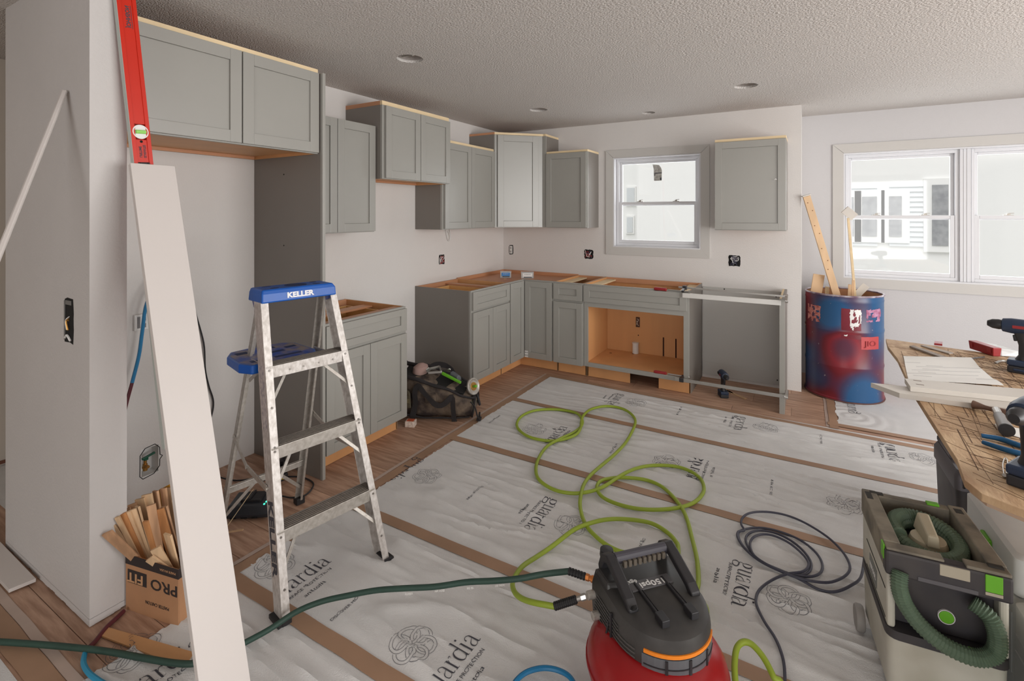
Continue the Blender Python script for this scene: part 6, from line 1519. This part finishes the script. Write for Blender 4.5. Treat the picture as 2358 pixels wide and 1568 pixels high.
# red box with clear cover
c = at(2268, 812, TZ); t = thing('bit_case', 'red plastic case with a clear lid beyond the drill on the work top', 'case', (c.x, c.y, TZ), math.radians(-66))
t.scale = (.75, .75, .75)
fresh(MB().loft([[(-.10, -.025, .002), (.10, -.025, .002), (.10, .02, .002), (-.10, .02, .002)], [(-.105, -.03, .06), (.105, -.03, .06), (.105, .025, .06), (-.105, .025, .06)]]), 'red_case', RED, t, .004)
fresh(MB().box(-.09, -.065, -.033, -.029, .02, .05).box(.06, .09, -.033, -.029, .02, .05), 'clip', RED, t, .002)
fresh(MB().loft([[(-.10, .026, .004), (.10, .026, .004), (.095, .15, .004), (-.095, .15, .004)], [(-.10, .026, .055), (.10, .026, .055), (.085, .14, .04), (-.085, .14, .04)]]), 'clear_lid', TRANS, t, .004)
# drills on the table
c = at(2350, 858, TZ); drill('dark blue cordless drill at the back of the work top, by the red case', (c.x+.01, c.y, TZ), math.radians(-20), 1.12)
c = at(2372, 1118, TZ); drill('dark blue cordless drill cut off by the right edge, nearest the camera', (c.x, c.y, TZ), math.radians(60), 1.08)
# hammer
hm = thing('hammer', 'hammer with a worn wooden handle and grey steel head on the work top', 'hammer', (0, 0, 0))
A_, B2 = at(2240, 931, TZ+.018), at(2345, 958, TZ+.018)
b = MB(); d = B2-A_; rr = lambda t_, i: .013-.004*math.sin(t_*PI)**2+.002*math.cos(t_*9)
b.tube([A_, A_+d*.3, A_+d*.6, B2], rr, 10, smooth_n=6).build('wooden_handle', mat('dark_wood', (112, 84, 70), .6, var=.3, vscale=30), hm, smooth=True)
A_, B2 = at(2296, 948, TZ+.030), at(2318, 990, TZ+.022); B3 = A_+(B2-A_)*1.0
MB().cyl(A_-(B2-A_)*.10, A_+(B2-A_)*.25, .012, 18).build('steel_neck', STEEL, hm, smooth=True)
MB().cyl(A_+(B2-A_)*.25, B3, .0155, 22, r2=.021).build('steel_head', mat('dull_steel', (140, 136, 134), .45, metal=.6, var=.2), hm, smooth=True)
MB().cyl(B3, B3+(B2-A_).normalized()*.004, .0205, 22).build('striking_face', BLACK, hm, smooth=True)
# pliers
pl = thing('pliers', 'pliers with two long blue handles on the work top', 'pliers', (0, 0, 0))
BLH = mat('blue_grip', (12, 84, 130), .45)
for a, m_, c in (((2260, 1003), (2305, 1011), (2352, 1027)), ((2263, 1018), (2308, 1033), (2350, 1044))):
    MB().tube([at(*a, TZ+.010), at(*m_, TZ+.011), at(*c, TZ+.010), at(c[0]+40, c[1]+6, TZ+.010)], lambda t_, i: .0062+.002*math.sin(t_*PI), 10).build('blue_handle', BLH, pl, smooth=True)
fresh(MB().bar(at(2390, 1038, TZ+.008), at(2430, 1046, TZ+.008), .03, .014), 'jaws', STEEL, pl, .003)
lying('white paper slip under the pliers on the work top', [(2290, 975), (2420, 1000), (2420, 1030), (2300, 992)], TZ+.0025, .002, PAPER, 'paper_slip')
tag(MB().tube([at(2312, 1095, TZ+.004), at(2309, 1070, TZ+.004), at(2314, 1055, TZ+.004), at(2320, 1062, TZ+.004), at(2317, 1090, TZ+.004)], .0016, 6).cyl(at(2313, 1098, TZ+.001), at(2313, 1094, TZ+.008), .005, 10).build('wire_clip', STEEL, None, smooth=True), 'small bright wire clip on the work top before the near drill', 'clip')
tag(MB().tube([at(2292, 836, TZ+.008), at(2305, 831, TZ+.010), at(2322, 833, TZ+.008), at(2345, 838, TZ+.008)], .005, 8).build('driver_bit_set', SCREW, None, smooth=True), 'grey metal tool beside the drill base on the work top', 'tool')

bpy.context.view_layer.update()
